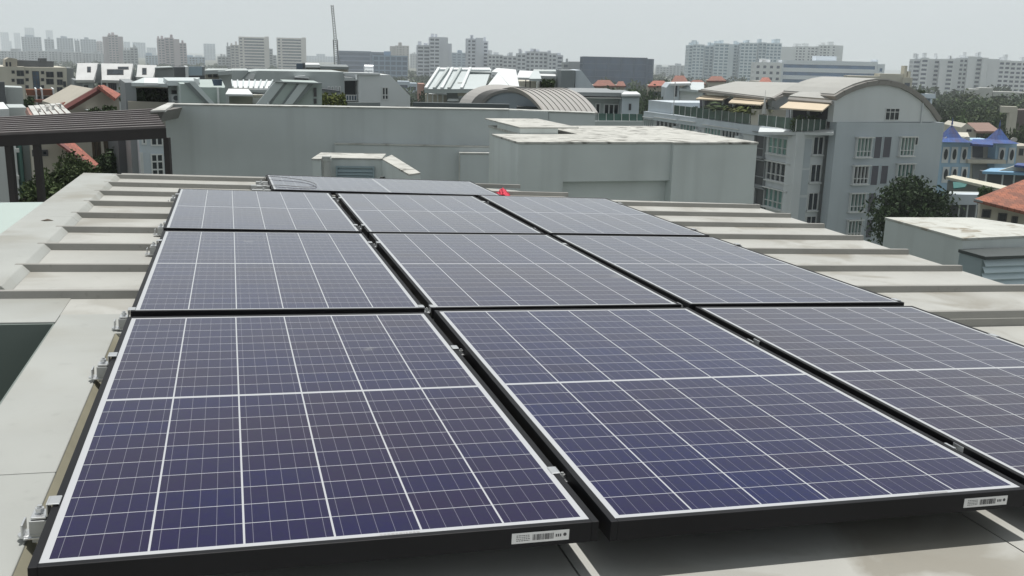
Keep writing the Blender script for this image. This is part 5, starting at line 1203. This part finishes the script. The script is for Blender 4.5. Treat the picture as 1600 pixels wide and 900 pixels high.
tower('blue glass office block in front of the beige tower', [(583, 637, 86)], 800, 30, (.22, .31, .42), (.05, .09, .16), 3.8, 5, sp=.3, pier=.2, cat='office block', name='office_block', roofbits=1)
tower('plain beige tower block behind the blue glass office', [(610, 618, 72, 4, 'blank'), (618, 639, 71, 0, 'mixed')], 1300, 22, (.47, .45, .44), (.2, .2, .2), 3, 5)
tower('faint pale block between the beige tower and the white twin tower', [(641, 652, 84)], 1900, 22, gr, dk, 3, 5)
tower('white tower block with dark balconies, taller of the centre pair, with lower left wing', [(652, 672, 70), (671.5, 687, 57.5, -6), (687, 700, 58, -2, 'blank'), (700, 706, 68, 2, 'blank')], 800, 16, (.64, .67, .73), (.06, .08, .12), 2.9, 4.5, pier=.2)
tower('bluish block between the two white centre towers', [(706, 729, 82)], 1150, 20, bl, (.1, .15, .24), 3, 5)
tower('white tower block with dark balconies, lone slim one right of centre', [(729, 744, 60, 0, 'mixed'), (744, 755, 59, -3, 'blank'), (755, 763, 64, 0)], 820, 16, (.64, .67, .73), (.06, .08, .12), 2.9, 4)
tower('long white block of flats, left part, behind the angular roofs', [(763, 786, 85, 3), (786, 808, 87, 0)], 800, 16, (.62, .65, .68), dk, 2.9, 3.4)
tower('long white block of flats, taller right part, behind the angular roofs', [(808, 822, 83, 0), (822, 856, 80, 2), (856, 870, 83, 0, 'mixed'), (870, 880, 86, 4)], 760, 16, (.62, .65, .70), dk, 2.9, 3.4)
tower('small grey hospital-like blocks left of the dark blue office', [(880, 889, 97, 0), (889, 907, 96, 2, 'blank')], 600, 16, gr, dk, 3.2, 4)
b = tower('dark blue windowless office block with stepped right end, centre right', [(911, 1012, 88, 0, 'grid'), (1012, 1022, 92, .5, 'grid')], 560, 40, (.075, .12, .20), (.05, .085, .15), 3.6, 7.5, sp=.12, pier=.05, yaw=2, cat='office block', name='office_block', roofbits=0)
tower('pale far block right of the dark blue office', [(1026, 1046, 104), (1046, 1074, 102, 10)], 1500, 20, (.38, .42, .45), dk, 3, 5)
GW = 'blue-white condominium towers'
for (segs, lb) in (([(1077, 1083, 70, 2), (1083, 1101, 69)], 'blue-white condominium tower, leftmost of the cluster'), ([(1102, 1117, 71, 8), (1117, 1140, 67.5), (1140, 1147, 69, 3, 'blank')], 'blue-white condominium tower, second of the cluster'), ([(1147, 1158, 69, 12), (1158, 1184, 66.5)], 'blue-white condominium tower, third of the cluster, above the gridded office'), ([(1186, 1198, 66, 3), (1198, 1222, 67)], 'blue-white condominium tower, rightmost and broadest of the cluster')):
    tower(lb, segs, 950, 20, (.62, .70, .75), (.10, .19, .26), 2.9, 4, sp=.42, pier=.28, group=GW, yaw=8)
tower('long white block behind the banded office, right of the condominiums', [(1222, 1242, 73, 0, 'blank'), (1242, 1280, 72, 3, 'mixed'), (1280, 1306, 70, 0, 'mixed'), (1306, 1318, 71, 3, 'blank')], 1050, 18, (.68, .71, .72), dk, 2.9, 4, yaw=6)
tower('white gridded office part left of the blue-banded office', [(1180, 1222, 97, 0, 'grid')], 620, 30, (.74, .76, .77), dk, 3.6, 4.4, sp=.55, pier=.55, yaw=3, cat='office block', name='office_block')
tower('long white office block with blue window bands', [(1222, 1372, 93.5, 2, 'bands'), (1372, 1383, 100, 4, 'bands')], 620, 40, (.72, .77, .82), (.07, .14, .26), 4.6, 4, sp=.55, yaw=3, cat='office block', name='office_block', roofbits=1)
tower('beige low blocks right of the banded office, above the arched roof', [(1325, 1375, 118, 0, 'blank'), (1375, 1412, 115, 2, 'blank'), (1412, 1426, 121, 0, 'grid')], 330, 16, (.50, .48, .40), dk, 3.4, 4)
for i, (segs, lb) in enumerate((([(1427, 1440, 92, 4), (1440, 1452, 90, 0), (1452, 1460, 92, 3, 'blank'), (1460, 1470, 92, 5), (1470, 1480, 92, 0, 'blank'), (1480, 1492, 92, 3)], 'long white housing block at the right, its left third with zigzag bays'), ([(1492, 1500, 91, 0, 'blank'), (1500, 1514, 90, 4), (1514, 1526, 88, 0, 'blank'), (1526, 1536, 89, 3), (1536, 1545, 90, 0, 'blank')], 'long white housing block at the right, its tallest middle third'), ([(1545, 1562, 92, 0, 'blank'), (1562, 1580, 94, 2), (1580, 1625, 95, 4, 'grid')], 'long white housing block at the right, its right third with small windows'))):
    tower(lb, segs, 640, 14, (.72, .75, .77), (.08, .1, .14), 2.75, 3.4, sp=.5, pier=.3, yaw=6, group='long white housing block')
tower('low pale building with sloping roof at the foot of the white housing block', [(1512, 1530, 139, 0, 'blank'), (1530, 1552, 137, 2, 'blank'), (1552, 1625, 143, 3, 'blank')], 420, 12, (.45, .46, .44), dk, 3, 4, roofbits=0)
tower('low bluish-white blocks at the foot of the centre towers, among trees', [(622, 640, 127, 0), (640, 652, 130, 2)], 420, 12, (.46, .53, .6), dk, 3, 4, roofbits=0)
tower('reddish brick house at the foot of the white centre tower', [(654, 664, 131, 0, 'blank')], 260, 10, (.36, .2, .16), dk, 3, 4, roofbits=0, cat='house', name='brick_house')
# crane
b = Fr('crane', 'tall thin lattice tower crane jib rising over the white terrace', 'crane', 527, 112, 420, 0)
def lattice(nm, p, q, w, n, mat):
    p, q = Vector(p), Vector(q); d = (q - p).normalized(); s1 = Vector((0, 1, 0)).cross(d).normalized() * w; s2 = Vector((0, 1, 0)) * w; mb = MB()
    cs = [(-1, -1), (1, -1), (1, 1), (-1, 1)]
    for a, c in cs: mb.tube(p + s1 * a + s2 * c, q + s1 * a * .7 + s2 * c * .7, .16, 5)
    for i in range(n):
        t0, t1 = i / n, (i + 1) / n; a, c = p.lerp(q, t0), p.lerp(q, t1)
        for k in range(4):
            k2 = (k + 1) % 4; mb.tube(a + s1 * cs[k][0] + s2 * cs[k][1], c + s1 * cs[k2][0] + s2 * cs[k2][1], .1, 4)
    return mb.build(nm, mat, b.e)
cranem = paint('crane_grey', (.14, .15, .16), .6, .1)
B0, B1, B2 = b.local(P(526.5, 112, 420)), b.local(P(524, 62, 420)), b.local(P(519, 8, 420))
lattice('mast', (B0.x, B0.y, 0), B0, 1.1, 12, cranem); lattice('jib', B0, B1, 1.0, 16, cranem); lattice('jib', B1, B2, .55, 14, paint('crane_pale', (.35, .36, .37), .6))
mb = MB(); mb.box(B0.x - 1.6, B0.x + 2.2, B0.y - 1.5, B0.y + 1.5, B0.z - 3, B0.z); mb.build('cab', cranem, b.e)
mb = MB(); mb.tube(B0 + Vector((2, 0, 0)), B1, .12, 5); mb.build('stay_cable', cranem, b.e)

# ------------------------------------------------------------------ ground, far woods, haze
gm_, n, bb = newmat('ground_green')
bb.inputs['Roughness'].default_value = .95
c = mixc(n, ramp(n, noi(n, .02, 6, scaled(n, (1, 1, 1))), .4, .6), (.05, .065, .035), (.13, .13, .115)); n.links.new(c, bb.inputs['Base Color'])
g = MB(); g.face([(-15000, -2000, 0), (15000, -2000, 0), (15000, 26000, 0), (-15000, 26000, 0)]); tag(g.build('ground', gm_, None, fix=False), None, None, None, 'structure')
road = paint('road_asphalt', (.05, .05, .052), .9, .1, dscale=.1)
for i, (x0, y0, x1, y1) in enumerate(((-40, 46, 60, 50), (-60, 71, 20, 76), (48, 60, 90, 64), (-80, 270, 120, 276))):
    r = MB(); r.box(x0, x1, y0, y1, .0, .01); o = r.build('road', road, None); tag(o, None, None, None, 'structure')
    k = MB(); k.box(x0, x1, y0 - .3, y0 - .002, 0, .13); k.box(x0, x1, y1 + .002, y1 + .3, 0, .13); tag(k.build('kerb', lgrey, None), None, None, None, 'structure')
wd = MB(); r = random.Random(77)
for i in range(1300):
    Y = 260 + 1000 * r.random() ** 1.2; X = r.uniform(-.62, .62) * Y; h = r.uniform(6, 12) * (1 if X > 20 else .62); rad = r.uniform(3.5, 7)
    for _ in range(46):
        d = Vector((r.gauss(0, 1), r.gauss(0, 1), abs(r.gauss(0, 1)))).normalized() * r.uniform(.6, 1)
        leaf_quad(wd, Vector((X + d.x * rad, Y + d.y * rad, h * .35 + d.z * h * .62)), 1.5, r)
o = wd.build('woods', LEAFD, None, fix=False); tag(o, 'far trees filling the ground between the houses and the skyline', 'trees', None, 'stuff')
hm = bpy.data.materials.new('haze_air'); hm.use_nodes = True; n = hm.node_tree; n.nodes.clear()
out = n.nodes.new('ShaderNodeOutputMaterial'); pv = n.nodes.new('ShaderNodeVolumePrincipled'); n.links.new(pv.outputs[0], out.inputs['Volume'])
pv.inputs['Color'].default_value = (.90, .955, 1, 1); pv.inputs['Density'].default_value = .0003; pv.inputs['Anisotropy'].default_value = .0
h = MB(); h.box(-5200, 5200, -300, 5600, -1, 135); tag(h.build('haze', hm, None), None, None, None, 'stuff')
